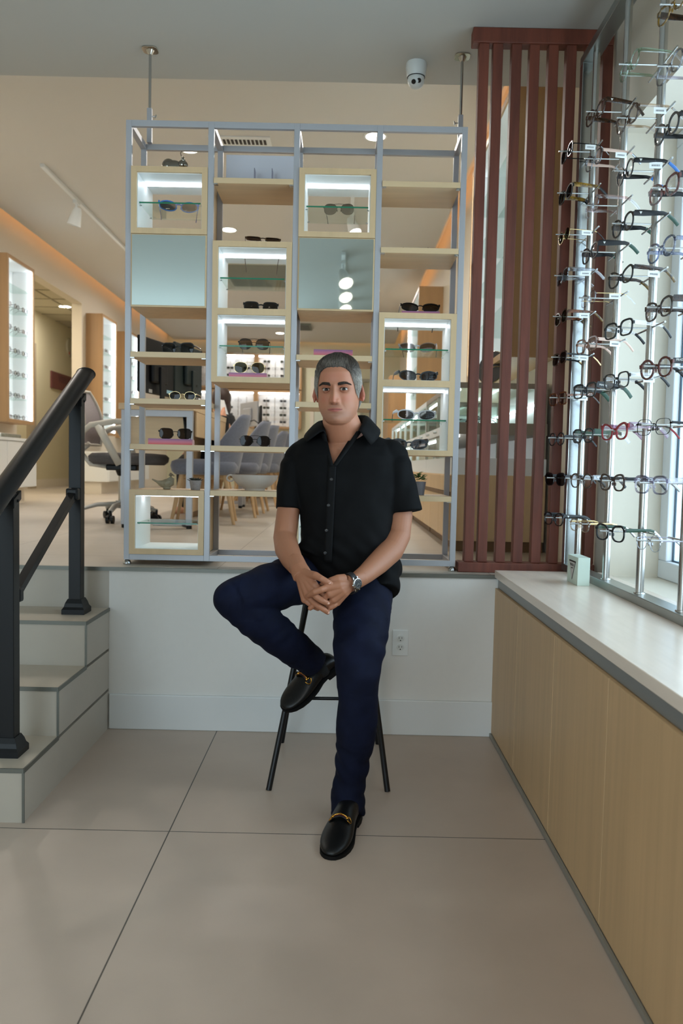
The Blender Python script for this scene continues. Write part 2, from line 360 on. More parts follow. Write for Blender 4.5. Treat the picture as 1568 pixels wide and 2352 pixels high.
for x,y,l in ((.2,6.2,'right of the grey shelf, near the showcase'),(-2.4,11.8,'over the left end of the desks'),(-3.0,6.0,'near the staircase landing')):
    downlight(x,y,BZ,'recessed downlight '+l,23)
area('corridor_glow',(-4.4,9.6,3.5),(0,0,0),.5,1.5,46,(1,.86,.66))
# track lights
def track(x,y0,y1,z,label):
    t = T('light_track',label,'light track',(x,(y0+y1)/2,z)); MB().bx(x-.018,x+.018,y0,y1,z-.03,z).out('rail', m_white, t, bevel=.003); return t
def spot(x,y,z,aim,label,on=0,parentz=0):
    t = T('track_spotlight',label,'spotlight',(x,y,z)); aim = Vector(aim).normalized()
    MB().bx(x-.02,x+.02,y-.05,y+.05,z-.055,z-.03).cyl((x,y,z-.05),(x,y,z-.13),.012).out('mount', m_white, t, smooth='auto')
    c = Vector((x,y,z-.15)); MB().lathe(c-aim*.06,[(.03,0),(.042,.03),(.055,.10),(.068,.17),(.062,.17),(.05,.11)],24,aim).out('lamp_shade', m_white, t, smooth='auto')
    MB().cyl(c+aim*.085,c+aim*.09,.056,.056,20).out('bulb', m_lamp if on else mat('bulb_off',(220,218,210),.4), t)
    if on:
        l = bpy.data.lights.new('spot_beam','SPOT'); l.energy = on; l.color = WARM; l.spot_size = 1.2; l.spot_blend = .5; l.shadow_soft_size = .05
        o = bpy.data.objects.new('spot_beam', l); o.location = c+aim*.12; o.rotation_euler = aim.to_track_quat('-Z','Y').to_euler(); C.objects.link(o)
track(-2.64,6.9,10.0,BZ,'white light track on the shop ceiling left of the grey shelf')
spot(-2.64,7.78,BZ,(-.3,.1,-1),'white track spotlight hanging from the left ceiling track, switched off')
track(.04,7.3,9.4,BZ,'white light track on the ceiling seen through the lit box with the aviators')
spot(.04,7.9,BZ,(.35,-.35,-1),'lit track spotlight seen through the lit box with the aviators',10)
track(-.03,-2.6,-.1,FZ,'white light track over the entrance, seen only in the shelf mirror')
for i,y in enumerate((-.35,-.95,-1.55,-2.2)):
    spot(-.03,y,FZ,(.25,.55,-.8),('first','second','third','fourth')[i]+' spotlight of the entrance track, reflected in the right mirrored box',18 if i<3 else 0)
# ceiling vents
t = T('air_vent','linear slot air vent in the shop ceiling behind the top of the grey shelf','vent',(-.87,6.37,BZ))
MB().bx(-1.10,-.62,6.25,6.5,BZ-.008,BZ).out('vent_frame', m_white, t); v = MB()
for i in range(13): v.bx(-1.06+i*.032,-1.04+i*.032,6.30,6.39,BZ-.010,BZ-.0075)
v.out('slots', m_black, t)
t = T('access_panel','square grey ceiling panel with a pale frame, seen through the second column lit box','ceiling panel',(-1.2,10.7,BZ))
MB().bx(-1.65,-.62,10.0,11.4,BZ-.02,BZ).out('panel_frame', mat('panel_frame',(190,192,180),.5), t, bevel=.004); MB().bx(-1.59,-.68,10.1,11.3,BZ-.024,BZ-.018).out('panel', mat('panel_grey',(120,126,116),.6), t)
t = T('air_vent','small grey air vent in the far ceiling seen in the third shelf column','vent',(-.8,14.6,BZ))
MB().bx(-1.0,-.62,14.2,14.8,BZ-.03,BZ).out('vent_frame', mat('panel_grey',(120,126,116),.6), t, bevel=.004)
v = MB()
for i in range(5): v.bx(-.97,-.65,14.26+i*.11,14.3+i*.11,BZ-.035,BZ-.029)
v.out('slots', m_black, t)
# ============================================================ THE GREY SHELF
FX = [-.961,-.602,-.228,.134,.502]; FY0, FY1 = 3.50, 3.775; FB, FT = .733, 2.657
sh = T('display_shelf','tall grey metal display shelf of four columns standing on the raised floor','shelf',(-.23,3.63,SZ))
W = .0125
for x in FX:
    MB().bx(x-W,x+W,FY0,FY0+.02,FB,FT).out('front_post', m_alu, sh, bevel=.001)
    MB().bx(x-W,x+W,FY1-.02,FY1,FB,FT).out('rear_post', m_alu, sh, bevel=.001)
for i in range(4):
    for z in (FB,FT-.026):
        for y0,y1 in ((FY0,FY0+.02),(FY1-.02,FY1)): MB().bx(FX[i]+W,FX[i+1]-W,y0,y1,z,z+.026).out('crossbar', m_alu, sh, bevel=.001)
for x in FX:
    for z in (FB,FT-.026): MB().bx(x-W,x+W,FY0+.02,FY1-.02,z,z+.026).out('side_bar', m_alu, sh, bevel=.001)
for x in (FX[0],FX[4]):
    for y in (FY0+.012,FY1-.012):
        MB().lathe((x,y,SZ),[(.017,0),(.019,.006),(.015,.016),(.006,.022)],18).out('foot', m_steel, sh, smooth='auto')
m_nickel = mat('polished_nickel',(190,184,172),.12,metal=1)
for x,s,l in ((FX[0]+.03,1,'left'),(FX[4]+.012,-1,'right')):
    y = FY1-.03
    pl = T('ceiling_brace','thin steel brace rod tying the '+l+' top of the grey shelf to the ceiling','brace',(x,y,FT))
    MB().bx(x-.011,x+.011,y-.011,y+.011,FT,FT+.155).out('sleeve', m_alu, pl, bevel=.001)
    MB().cyl((x,y,FT+.15),(x,y,FZ-.004),.0065).out('rod', m_steel, pl, smooth='auto')
    MB().cyl((x+s*.011,y,FT+.12),(x+s*.026,y,FT+.12),.003).tube([(x+s*.026,y,FT+.112),(x+s*.030,y,FT+.128)],.004,8).out('thumbscrew', m_steel, pl)
    k = [( .036*math.copysign(abs(math.cos(a))**.6,math.cos(a)), .036*math.copysign(abs(math.sin(a))**.6,math.sin(a))) for a in np.linspace(0,2*PI,28,endpoint=False)]
    MB().prism(k,(x,y,FZ),(1,0,0),(0,1,0),(0,0,-1),.006).lathe((x,y,FZ-.006),[(.02,0),(.008,-.02)],16).out('ceiling_plate', m_nickel, pl, smooth='auto', bevel=.001)
def board(c,z,label,th=.024):
    x0,x1 = FX[c]+W+.001,FX[c+1]-W-.001
    t = T('shelf_board',label,'shelf board',((x0+x1)/2,FY0,z),group='maple boards of the grey shelf')
    MB().bx(x0,x1,FY0-.004,FY1-.004,z-th,z).out('board', m_mapleh, t, bevel=.001)
    for x in (x0+.008,x1-.008): MB().bx(x-.009,x+.009,FY0-.003,FY0+.02,z-th-.004,z-th-.0005).out('clip', m_steel, t)
    return t
board(1,2.418,'thick maple board at the top of the second column, holding the white acrylic panel')
board(3,2.419,'topmost maple board of the right column, empty'); board(3,2.135,'second maple board of the right column with thin wire spectacles')
board(0,1.659,'maple board of the left column in front of the black monitor back'); board(0,1.454,'maple board of the left column holding gold framed sunglasses')
board(0,1.252,'maple board of the left column holding the pink case'); board(1,1.252,'maple board of the second column holding the brown aviators')
board(1,1.052,'lowest maple board of the second column under the stoneware bowl'); board(2,1.661,'maple board of the third column behind the top of his head')
board(2,1.454,'maple board of the third column level with his ears'); board(2,1.252,'maple board of the third column hidden behind his chest'); board(3,1.047,'lowest maple board of the right column with the potted plant')
def litbox(c, zs, glass, label, right_liner=True):
    """zs: outer top, [dividers], outer bottom; glass: glass shelf heights"""
    x0,x1 = FX[c]+W+.0005,FX[c+1]-W-.0005; e=.024; top, bot = zs[0], zs[-1]
    t = T('lit_box',label,'display box',((x0+x1)/2,3.6,bot),group='lit maple boxes of the grey shelf')
    y0,y1 = FY0-.008,FY1-.003
    f = MB().bx(x0,x0+e,y0,y1,bot,top).bx(x1-e,x1,y0,y1,bot,top).bx(x0+e,x1-e,y0,y1,top-e,top).bx(x0+e,x1-e,y0,y1,bot,bot+e)
    for d in zs[1:-1]: f.bx(x0+e,x1-e,y0,y1,d-.014,d+.014)
    f.out('box_frame', m_maple, t)
    cells = [zs[0]-e]+[q for d in zs[1:-1] for q in (d+.014,d-.014)]+[bot+e]
    for i in range(0,len(cells),2):
        zt, zb = cells[i], cells[i+1]
        l = MB().bx(x0+e,x0+e+.003,y0+.012,y1,zb,zt).bx(x1-e-.003,x1-e,y0+.012,y1,zb,zt).bx(x0+e+.003,x1-e-.003,y0+.012,y1,zt-.003,zt).bx(x0+e+.003,x1-e-.003,y0+.012,y1,zb,zb+.002)
        l.out('white_liner', m_white, t)
        MB().bx(x0+e+.004,x1-e-.004,3.625,3.645,zt-.010,zt-.003).out('led_strip', m_led, t)
    for gz in glass:
        g = MB().bx(x0+e+.008,x1-e-.008,y0+.02,y1-.03,gz-.006,gz).out('glass_shelf', m_glass, t)
        MB().bx(x0+e+.008,x1-e-.008,y0+.018,y0+.020,gz-.006,gz).out('green_edge', m_glassE, g)
        for x in (x0+e+.008,x1-e-.008):
            for y in (y0+.045,y1-.055): MB().cyl((x,y,gz-.010),(x,y,gz-.0062),.005).out('shelf_pin', m_steel, g)
    return t
litbox(0,[2.459,2.171],[2.312],'lit maple box at the top of the left column with blue sunglasses on its glass')
litbox(2,[2.466,2.171],[2.310],'lit maple box at the top of the third column with green aviators on its glass')
litbox(1,[2.147,1.842,1.533],[1.993,1.697],'double lit maple box in the second column under the small pink block')
litbox(3,[1.852,1.544,1.227],[1.698,1.387],'double lit maple box in the right column beside his shoulder')
litbox(0,[1.049,.760],[.902],'lit maple box at the bottom of the left column under the bird figurine')
litbox(2,[1.049,.760],[.902],'lit maple box at the bottom of the third column, mostly hidden by the seated man')
def mirbox(c, label):
    x0,x1 = FX[c]+W+.0005,FX[c+1]-W-.0005; zt,zb = 2.1695,1.855
    t = T('mirrored_box',label,'mirrored box',((x0+x1)/2,3.6,zb))
    MB().bx(x0,x1,FY0-.004,FY1-.003,zb,zt).out('box_body', m_maple, t)
    MB().bx(x0+.006,x1-.006,FY0-.008,FY0-.0045,zb+.007,zt-.004).out('mirror_front', m_mirror, t)
mirbox(0,'mirror-fronted maple box in the left column, reflecting pale ceiling'); mirbox(2,'mirror-fronted maple box in the third column, reflecting a row of spotlights')
# ============================================================ EYEWEAR
ACE = lambda n, rgb, r=.25: mat('acetate_'+n, rgb, r, spec=.35)
def tort(n, a, b, sc=90): return mat('tortoise_'+n, a, .15, rgb2=b, scale=sc)
def crys(n, rgb, op=.55): return clear_mat('crystal_'+n, rgb, op, gloss=.35)
m_lens = clear_mat('clear_lens',(240,244,246),.12,gloss=.25)
def dark(n, rgb, op=.97): return clear_mat('tinted_lens_'+n, tuple(int(c*.6) for c in rgb), op, gloss=.05, fk=.07)
SHAPES = dict(round=(.0235,.0215,2.1,0),square=(.0265,.0205,3.4,.0006),way=(.0265,.0210,2.7,.0030),cat=(.0270,.0200,2.5,.0065),rect=(.0265,.0165,3.6,0),avi=(.0285,.0235,2.5,.001),wrap=(.0315,.0175,2.6,.0035),oval=(.0245,.0185,2.2,0),hex=(.0265,.0215,2.3,.0015))
def outline(sh, grow=0, n=32):
    a,b,e,rs = SHAPES[sh]; pts = []
    for i in range(n):
        t = 2*PI*i/n; c, s = math.cos(t), math.sin(t)
        x = (a+grow)*math.copysign(abs(c)**(2/e),c); z = (b+grow)*math.copysign(abs(s)**(2/e),s)
        if sh=='avi': x *= 1-.10*(s<0)*abs(s); x += .003*(s<0)*abs(s)
        if sh in('wrap',): x += .002*s; z *= 1-.25*max(0,x/a)
        z += rs*max(0,s)*(x/a); 
        if sh in('way','square','hex','cat'): x *= 1-.07*max(0,-s)
        pts.append((x,z))
    return pts
GL = {}
def glasses_meshes(key):
    """key = (shape, rim thickness, temple height, frame mat, temple mat, tip mat, lens mat, low)"""
    if key in GL: return GL[key]
    sh, t, th, mf, mt, mp, ml, tips = key; th = th*1.32 if th>.0045 else th; a,b,e,rs = SHAPES[sh]; cx = a+t+.0085; n = 32; D = .0035 if t>.002 else .0018
    def tome(mb, name, mats):
        me = bpy.data.meshes.new(name); bmesh.ops.recalc_face_normals(mb.bm, faces=mb.bm.faces); mb.bm.to_mesh(me); mb.bm.free()
        for m in mats: me.materials.append(m)
        for p in me.polygons: p.use_smooth = True
        try: me.set_sharp_from_angle(angle=math.radians(35))
        except Exception: pass
        return me
    F = MB(); bm = F.bm
    for s in (1,-1):
        inn = outline(sh); out = outline(sh, t)
        if t>.002: out = [(x, z+(.0012 if z>0 else 0)) for x,z in out]
        rows = [[bm.verts.new((s*(cx+x), y, z)) for x,z in pl] for pl,y in ((inn,-D/2),(out,-D/2),(out,D/2),(inn,D/2))]
        for r in range(4):
            A, B = rows[r], rows[(r+1)%4]
            for i in range(n): bm.faces.new((A[i],A[(i+1)%n],B[(i+1)%n],B[i]))
        ex = s*(cx+a+t); F.bx(min(ex-s*.003,ex+s*.004),max(ex-s*.003,ex+s*.004),-D/2,.004,.006+rs*.6,.006+rs*.6+max(th*.7,.003))
    br = .0018 if t>.002 else .0009
    F.tube([(-(cx-a+.001),0,.005),(-.004,-.001,.0085),(.004,-.001,.0085),(cx-a+.001,0,.005)],[(br*1.6,br)]*4,8,ref=(0,0,1))
    if sh=='avi': F.tube([(-(cx-.016),0,b-.001),(0,-.001,b+.001),(cx-.016,0,b-.001)],.0009,6)
    for s in (1,-1):   # nose pads
        F.ball((s*.0085,.006,-.004),(.0018,.003,.006),8,6); F.tube([(s*(cx-a),0,-.001),(s*.010,.005,-.003)],.0006,5)
    fm = tome(F,'frame',[mf])
    L = MB(); il = outline(sh)
    rg = []
    for k in (1,.7,.35,.02): rg.append([Vector((x*k, -.0012*(1-k*k), z*k)) for x,z in il])
    L.loft(rg, cap=False); lm = tome(L,'lens',[ml])
    TM = MB(); x0 = cx+a+t+.002; z0 = .0075+rs*.6+th*.35
    pts = [(0,.002,z0),(0,.03,z0),(-.002,.09,z0),(-.004,.105,z0-.004),(-.006,.122,z0-.016),(-.008,.138,z0-.032)]
    hs = [th/2,th/2*1.05,th*.33+.0004,th*.3+.0006,th*.3+.001,th*.28+.0012]
    TM.tube(pts[:4],[(h,.0013 if th>.004 else .0008) for h in hs[:4]],8,ref=(0,0,1))
    tm = tome(TM,'temple',[mt])
    TP = MB(); TP.tube(pts[3:],[(h,.0016) for h in hs[3:]],8,ref=(0,0,1)); tp = tome(TP,'temple_tip',[mp])
    GL[key] = (fm, lm, tm, tp, cx, x0); return GL[key]
def specs(name, key, loc, R, label, cat, group, tagcol=None, mark=None):
    fm, lm, tm, tp, cx, x0 = glasses_meshes(key)
    t = bpy.data.objects.new(name, None); C.objects.link(t); t.empty_display_size=.03
    t.location = loc; t.rotation_euler = R.to_euler() if hasattr(R,'to_euler') else R
    t['label'] = label; t['category'] = cat
    if group: t['group'] = group
    def add(nm, me, m=None):
        o = bpy.data.objects.new(nm, me); C.objects.link(o); o.parent = t
        if m: o.matrix_basis = m
        return o
    add('frame', fm)
    for s in (1,-1):
        add('lens', lm, Matrix.Translation((s*cx,0,0))@Matrix.Diagonal((s,1,1,1)))
        q = add('temple', tm, Matrix.Translation((s*x0,0,0))@Matrix.Diagonal((s,1,1,1)))
        o = bpy.data.objects.new('temple_tip', tp); C.objects.link(o); o.parent = q
        if mark and s==mark[0] and mark[1]=='tri':
            zc = .0075+SHAPES[key[0]][3]*.6+key[2]*.46; e_ = .0042
            MB().prism([(-e_,e_*.8),(e_,e_*.8),(0,-e_)],(.0015,.020,zc),(0,1,0),(0,0,1),(1,0,0),.0006).out('temple_emblem', mat('silver_print',(215,215,210),.3), q, local=True)
        elif mark and s==mark[0]:
            text_obj(mark[1],'temple_lettering', mat('silver_print',(215,215,210),.3), None,(0,0,0),(1,0,0),(0,1,0),.0085)
            l = bpy.data.objects['temple_lettering'] if 'temple_lettering' in bpy.data.objects else None
            l = [o2 for o2 in C.objects if o2.name.startswith('temple_lettering') and o2.parent is None][-1]
            l.parent = q; sx = s
            B = Matrix(((0,0,1,.0016),(sx*1,0,0,.022 if len(mark[1])>1 else .014),(0,1,0,.0145),(0,0,0,1)))
            l.matrix_basis = B
        if mark and len(mark)>2 and s==mark[0] and mark[2]: pass
    if tagcol:
        g = MB(); xs = x0; g.bx(xs-.001,xs-.0004,.046,.084,-.010,.008)
        tg = g.out('price_tag', mat('tag_white',(236,238,236),.5), t, local=True)
        bb = MB()
        for i in range(10): bb.bx(xs-.0012,xs+.0,.053+i*.0025,.0541+i*.0025,-.004,.001)
        bb.out('barcode', mat('tag_print',(90,90,96),.6), tg, local=True)
        MB().tube([(xs-.0007,.063,.008),(xs,.063,.014)],.0004,4).out('tag_string', m_white, tg, local=True)
    return t
BK = ACE('black',(16,16,18)); MBK = mat('black_metal_frame',(30,28,26),.25,metal=.8); SIL = mat('silver_metal_frame',(170,172,178),.2,metal=1); GLD = mat('gold_metal_frame',(196,170,124),.2,metal=1)
TD = tort('dark',(66,38,18),(14,10,8)); TY = tort('yellow',(150,112,30),(18,14,10),70); TBR = tort('brown',(128,72,40),(40,22,14)); TR = tort('red',(110,40,26),(22,12,12))
CL = crys('clear',(226,226,232)); CG = crys('green',(190,222,196)); CGY = crys('grey',(150,152,164)); CB = crys('blue',(120,134,176),.8); CP = crys('pink',(222,190,184),.7); CBE = crys('beige',(214,190,160),.65); CLI = crys('lilac',(196,190,210),.6); CLL = crys('lilac_deep',(186,150,176),.85)
DK = dark('smoke',(46,42,40)); DG = dark('green',(70,80,44)); DB = dark('brown',(74,48,34)); DGR = dark('grey',(70,74,80),.85); DL = dark('gradient',(150,112,92),.7); DM = dark('olive',(96,104,72),.8)
RED = ACE('red',(138,32,40)); GRN = ACE('deep_green',(34,66,50)); BLU = ACE('navy',(52,66,120)); WHT = ACE('pearl_grey',(196,196,200)); PNK = ACE('pink_beige',(206,176,160)); DBL = ACE('bright_blue',(56,110,180))
# key fields: shape, rim, temple height, frame, temple, tip, lens, 0
STY = {
 (0,9):(('square',.0028,.0040,BK,MBK,SIL,DK,0),'black sunglasses with thin metal temples',1),
 (0,8):(('way',.0042,.0120,BK,TY,BK,DK,0),'black sunglasses with yellow tortoise temples',0),
 (0,7):(('round',.0010,.0030,GLD,GLD,BK,DG,0),'round gold metal sunglasses with green lenses',1),
 (0,6):(('square',.0036,.0120,CGY,CGY,CL,DGR,0),'grey crystal sunglasses',1),
 (0,5):(('way',.0038,.0090,TD,TBR,TY,DG,0),'dark tortoise sunglasses with brown temples',1),
 (0,4):(('square',.0036,.0050,TD,BK,GLD,DB,0),'dark brown sunglasses with gold-tipped temples',1),
 (0,3):(('square',.0040,.0060,TBR,TBR,TD,DL,0),'brown tortoise sunglasses with gradient lenses',1),
 (0,2):(('round',.0032,.0070,BK,BK,BK,m_lens,0),'small round black eyeglasses',0),
 (0,1):(('way',.0040,.0070,BK,BK,BK,DK,0),'plain black sunglasses',0),
 (0,0):(('way',.0034,.0110,BK,BK,BK,m_lens,0),'black eyeglasses with wide black temples',0),
 (1,9):(('way',.0040,.0130,TD,TD,TD,m_lens,0),'dark tortoise eyeglasses with very wide temples',0),
 (1,8):(('round',.0032,.0080,CGY,PNK,SIL,m_lens,0),'grey crystal eyeglasses with pink-beige temples',1),
 (1,7):(('hex',.0036,.0100,CL,CP,CL,m_lens,0),'clear crystal eyeglasses with rosy brown temples',0),
 (1,6):(('way',.0044,.0140,BK,BK,GRN,m_lens,0),'thick black eyeglasses with dark green tips',0),
 (1,5):(('oval',.0030,.0030,CL,GLD,CL,m_lens,0),'clear oval eyeglasses with thin gold temples',1),
 (1,4):(('square',.0036,.0080,TBR,PNK,PNK,m_lens,0),'brown tortoise eyeglasses with pale pink temples',1),
 (1,3):(('square',.0046,.0160,BK,BK,GRN,m_lens,0),'heavy black eyeglasses with white temple lettering',0),
 (1,2):(('square',.0036,.0130,BK,GRN,CL,m_lens,0),'black eyeglasses with green temples',0),
 (1,1):(('round',.0034,.0120,TD,CGY,BK,m_lens,0),'brown round eyeglasses with grey temples',0),
 (1,0):(('oval',.0030,.0050,CBE,GLD,CBE,m_lens,0),'clear beige eyeglasses with thin temples',0),
 (2,9):(('hex',.0032,.0090,CG,CG,CL,m_lens,0),'pale green crystal eyeglasses',0),
 (2,8):(('way',.0034,.0070,TD,CBE,CL,m_lens,0),'tagged tortoise eyeglasses with pale temples',1),
 (2,7):(('round',.0038,.0110,BK,BK,DBL,m_lens,0),'black eyeglasses with blue temple tips',1),
 (2,6):(('hex',.0042,.0130,BK,BK,GRN,m_lens,0),'thick black eyeglasses with green temple ends',0),
 (2,5):(('cat',.0040,.0100,BK,TD,TY,m_lens,0),'black eyeglasses with yellow tortoise tips',1),
 (2,4):(('square',.0040,.0090,BK,CL,BK,m_lens,0),'black square eyeglasses with clear temples',0),
 (2,3):(('square',.0026,.0100,BK,CL,BK,m_lens,0),'thin square black eyeglasses with clear temples',1),
 (2,2):(('cat',.0048,.0140,RED,CLL,CLL,m_lens,0),'red eyeglasses with lilac temples',0),
 (2,1):(('way',.0044,.0070,TD,BK,BK,m_lens,0),'dark brown tortoise eyeglasses with slim temples',0),
 (2,0):(('way',.0042,.0080,BK,GRN,SIL,m_lens,0),'black eyeglasses with dark green temples',0),
 (3,9):(('cat',.0036,.0140,TY,TD,TD,m_lens,0),'amber tortoise eyeglasses at the very top right',0),
 (3,8):(('hex',.0030,.0070,CGY,CLI,BLU,m_lens,0),'smoky grey-lilac eyeglasses',0),
 (3,7):(('round',.0044,.0110,BK,BK,BK,m_lens,0),'large black round eyeglasses',0),
 (3,6):(('way',.0044,.0130,TR,BK,BK,m_lens,0),'dark red tortoise eyeglasses with black temples',0),
 (3,5):(('hex',.0036,.0080,CB,CB,BLU,m_lens,0),'blue crystal eyeglasses',0),
 (3,4):(('way',.0040,.0130,TD,TD,TD,m_lens,0),'dark tortoise eyeglasses with broad temples',0),
 (3,3):(('round',.0048,.0110,TR,BK,BK,m_lens,0),'chunky red tortoise eyeglasses with black lettered temples',0),
 (3,2):(('square',.0012,.0050,MBK,BK,RED,m_lens,0),'fine metal square eyeglasses with a black brow line',0),
 (3,1):(('square',.0038,.0110,CLI,CLI,SIL,m_lens,0),'lilac crystal eyeglasses',0),
 (3,0):(('round',.0011,.0040,SIL,CLI,SIL,m_lens,0),'fine silver metal eyeglasses nearest the worktop front',0)}
PY = (3.33,2.965,2.625,2.295)
PN = ('farthest rack pole','second farthest rack pole','third farthest rack pole','nearest rack pole')
ON = ('lowest','second lowest','third lowest','fourth lowest','fifth from the bottom','fifth from the top','fourth from the top','third from the top','second from the top','topmost')
rack = T('eyewear_rack','brushed steel floor rack frame on the worktop holding rows of spectacles','eyewear rack',(1.01,2.6,TOPZ))
m_rail = mat('rack_rail_metal',(150,154,150),.3,metal=.9)
MB().bx(.98,1.04,.6,3.46,TOPZ,TOPZ+.03).out('bottom_rail', m_rail, rack, bevel=.002)
MB().bx(.98,1.04,.6,3.46,2.90,2.935).out('top_rail', m_rail, rack, bevel=.002)
MB().bx(.98,1.04,3.42,3.46,TOPZ+.03,2.90).out('end_post', mat('end_post_steel',(196,200,200),.18,metal=1), rack, bevel=.002)
for i,y in enumerate(PY+(1.95,)):
    p = MB().cyl((1.01,y,TOPZ+.03),(1.01,y,2.90),.0135,seg=20).out('pole', m_steel, rack, smooth='auto')
    MB().lathe((1.01,y,TOPZ+.03),[(.019,0),(.018,.004),(.012,.005)],20).out('pole_collar', m_steel, p, smooth='auto')
    for k in range(10):
        z = .973+.169*k
        h = MB(); h.cyl((1.0,y,z),(.872,y,z),.0026,seg=8); h.cyl((.872,y,z),(.868,y,z),.0034,seg=8)
        h.cyl((1.01,y-.012,z+.001),(1.01,y-.115,z+.001),.0032,seg=8); h.cyl((1.01,y+.012,z+.001),(1.01,y+.115,z+.001),.0032,seg=8)
        h.out('holder_rod', m_steel, p, smooth='auto')
RT = Matrix.Rotation(-PI/2,4,'Z')
for (p,k),(key,desc,tg) in STY.items():
    y = PY[p]; z = .973+.169*k; sun = key[6] is not m_lens
    mark = None
    if (p,k) in ((1,3),(3,3)): mark = (1,'PRADA')
    if (p,k) in ((0,0),(1,9),(1,6),(1,1),(2,7),(2,6),(2,2)): mark = (1,'tri')
    rz = Matrix.Rotation(math.radians(random.uniform(-5,5)),4,'Z'); rxx = Matrix.Rotation(math.radians(random.uniform(-3,3)),4,'X')
    R = (RT@rz@rxx)
    specs('sunglasses' if sun else 'eyeglasses', key, (.903,y,z-.006), (Matrix.Rotation(math.radians((14,15,15,13,10,7,5,4,3,3)[k]),4,'Z')@R), desc+', '+ON[k].replace('the ','')+' on the '+PN[p], 'sunglasses' if sun else 'eyeglasses', 'spectacles on the window rack', tagcol=tg, mark=mark).scale = (1.10,1.10,1.10)
# white display block with the triangle emblem
pb = T('display_block','small pale green-white display block with a black triangle emblem on the worktop','display block',(.928,3.05,TOPZ))
blk = MB().bx(.905,.952,2.972,3.11,TOPZ,TOPZ+.108).out('block', mat('block_paint',(206,222,210),.45), pb, bevel=.0015)
tri = [(-.042,.030),(.042,.030),(0,-.045)]; o = Vector((.905,3.041,TOPZ+.060)); a = (0,-1,0); b=(0,0,1)
MB().prism(tri,o,a,b,(-1,0,0),.0012).out('triangle_emblem', mat('emblem_black',(24,24,24),.4), pb)
MB().prism([(u*.84,v*.84-.0006) for u,v in tri],o+Vector((-.0012,0,0)),a,b,(-1,0,0),.0005).out('emblem_field', mat('emblem_field',(196,192,186),.4), pb)
text_obj('PRADA','emblem_lettering',mat('emblem_black',(24,24,24),.4),pb,o+Vector((-.0019,0,.013)),a,b,.015)
text_obj('MILANO','emblem_small_lettering',mat('emblem_black',(24,24,24),.4),pb,o+Vector((-.0019,0,.001)),a,b,.006)
# ============================================================ THINGS ON THE GREY SHELF
def on_shelf(key, x, y, z, yaw, label, pitch=0, nm='sunglasses'):
    b = SHAPES[key[0]][1]; R = Matrix.Rotation(math.radians(yaw),4,'Z')@Matrix.Rotation(math.radians(pitch),4,'X')
    sc_k = 1.10 if key[0] in ('wrap','square','rect') else 1.0
    o = specs(nm, key, (x,y,z+(b+key[1])*sc_k+.0008), R, label, nm, 'eyewear on the grey shelf'); o.scale = (sc_k,)*3; return o
PX = lambda px,py,Y=3.6: un(px,py,Y=Y).x
m_blue_l = clear_mat('tinted_lens_blue',(30,36,60),.93,gloss=.2,fk=.3)
on_shelf(('wrap',.0040,.012,DBL,DBL,BLU,m_blue_l,0), PX(412,490,3.66),3.645,2.312,12,'blue wraparound sunglasses on the glass of the top left lit box')
on_shelf(('avi',.0011,.004,MBK,MBK,BK,DM,0), PX(778,498,3.66),3.63,2.310,-4,'green-lensed metal aviator sunglasses on the glass of the third column lit box')
on_shelf(('avi',.0020,.006,MBK,BK,BK,DGR,0), PX(583,800,3.64),3.64,1.697,2,'silvery rounded sunglasses on the glass of the second column lower lit box')
on_shelf(('wrap',.0022,.008,CGY,WHT,BK,DGR,0), PX(958,800,3.62),3.62,1.698,-10,'grey translucent shield sunglasses on the upper glass of the right column')
on_shelf(('wrap',.0042,.010,WHT,WHT,BK,DK,0), PX(955,955,3.6),3.58,1.387,8,'pearl grey sport sunglasses on the lower glass of the right column')
on_shelf(('wrap',.0042,.012,BK,BK,BK,DK,0), PX(958,868,3.6),3.56,1.560,10,'black sport sunglasses on the middle divider of the right column box')
on_shelf(('wrap',.0044,.014,BK,BK,BK,DB,0), PX(938,1020,3.58),3.56,1.253,14,'black wraparound sunglasses beside his shoulder in the lowest lit cell')
on_shelf(('rect',.0036,.010,BK,BK,BK,DK,0), PX(600,706,3.6),3.58,1.858,6,'black sunglasses in the upper cell of the second column, mostly hidden by its sill')
on_shelf(('square',.0030,.006,BK,SIL,BK,DK,0), PX(412,802,3.6),3.57,1.659,-8,'dark sunglasses with a silver temple on the left board before the black monitor')
on_shelf(('oval',.0011,.004,GLD,GLD,GLD,DK,0), PX(422,908,3.6),3.57,1.454,-4,'gold framed oval dark sunglasses on the left column board')
on_shelf(('avi',.0014,.004,MBK,MBK,BK,DB,0), PX(586,1012,3.58),3.57,1.252,4,'brown aviator sunglasses on the second column board')
on_shelf(('round',.0009,.003,MBK,MBK,MBK,m_lens,0), PX(956,572,3.6),3.70,2.135,178,'thin wire eyeglasses whose temple tips peek over the right column board', nm='eyeglasses')
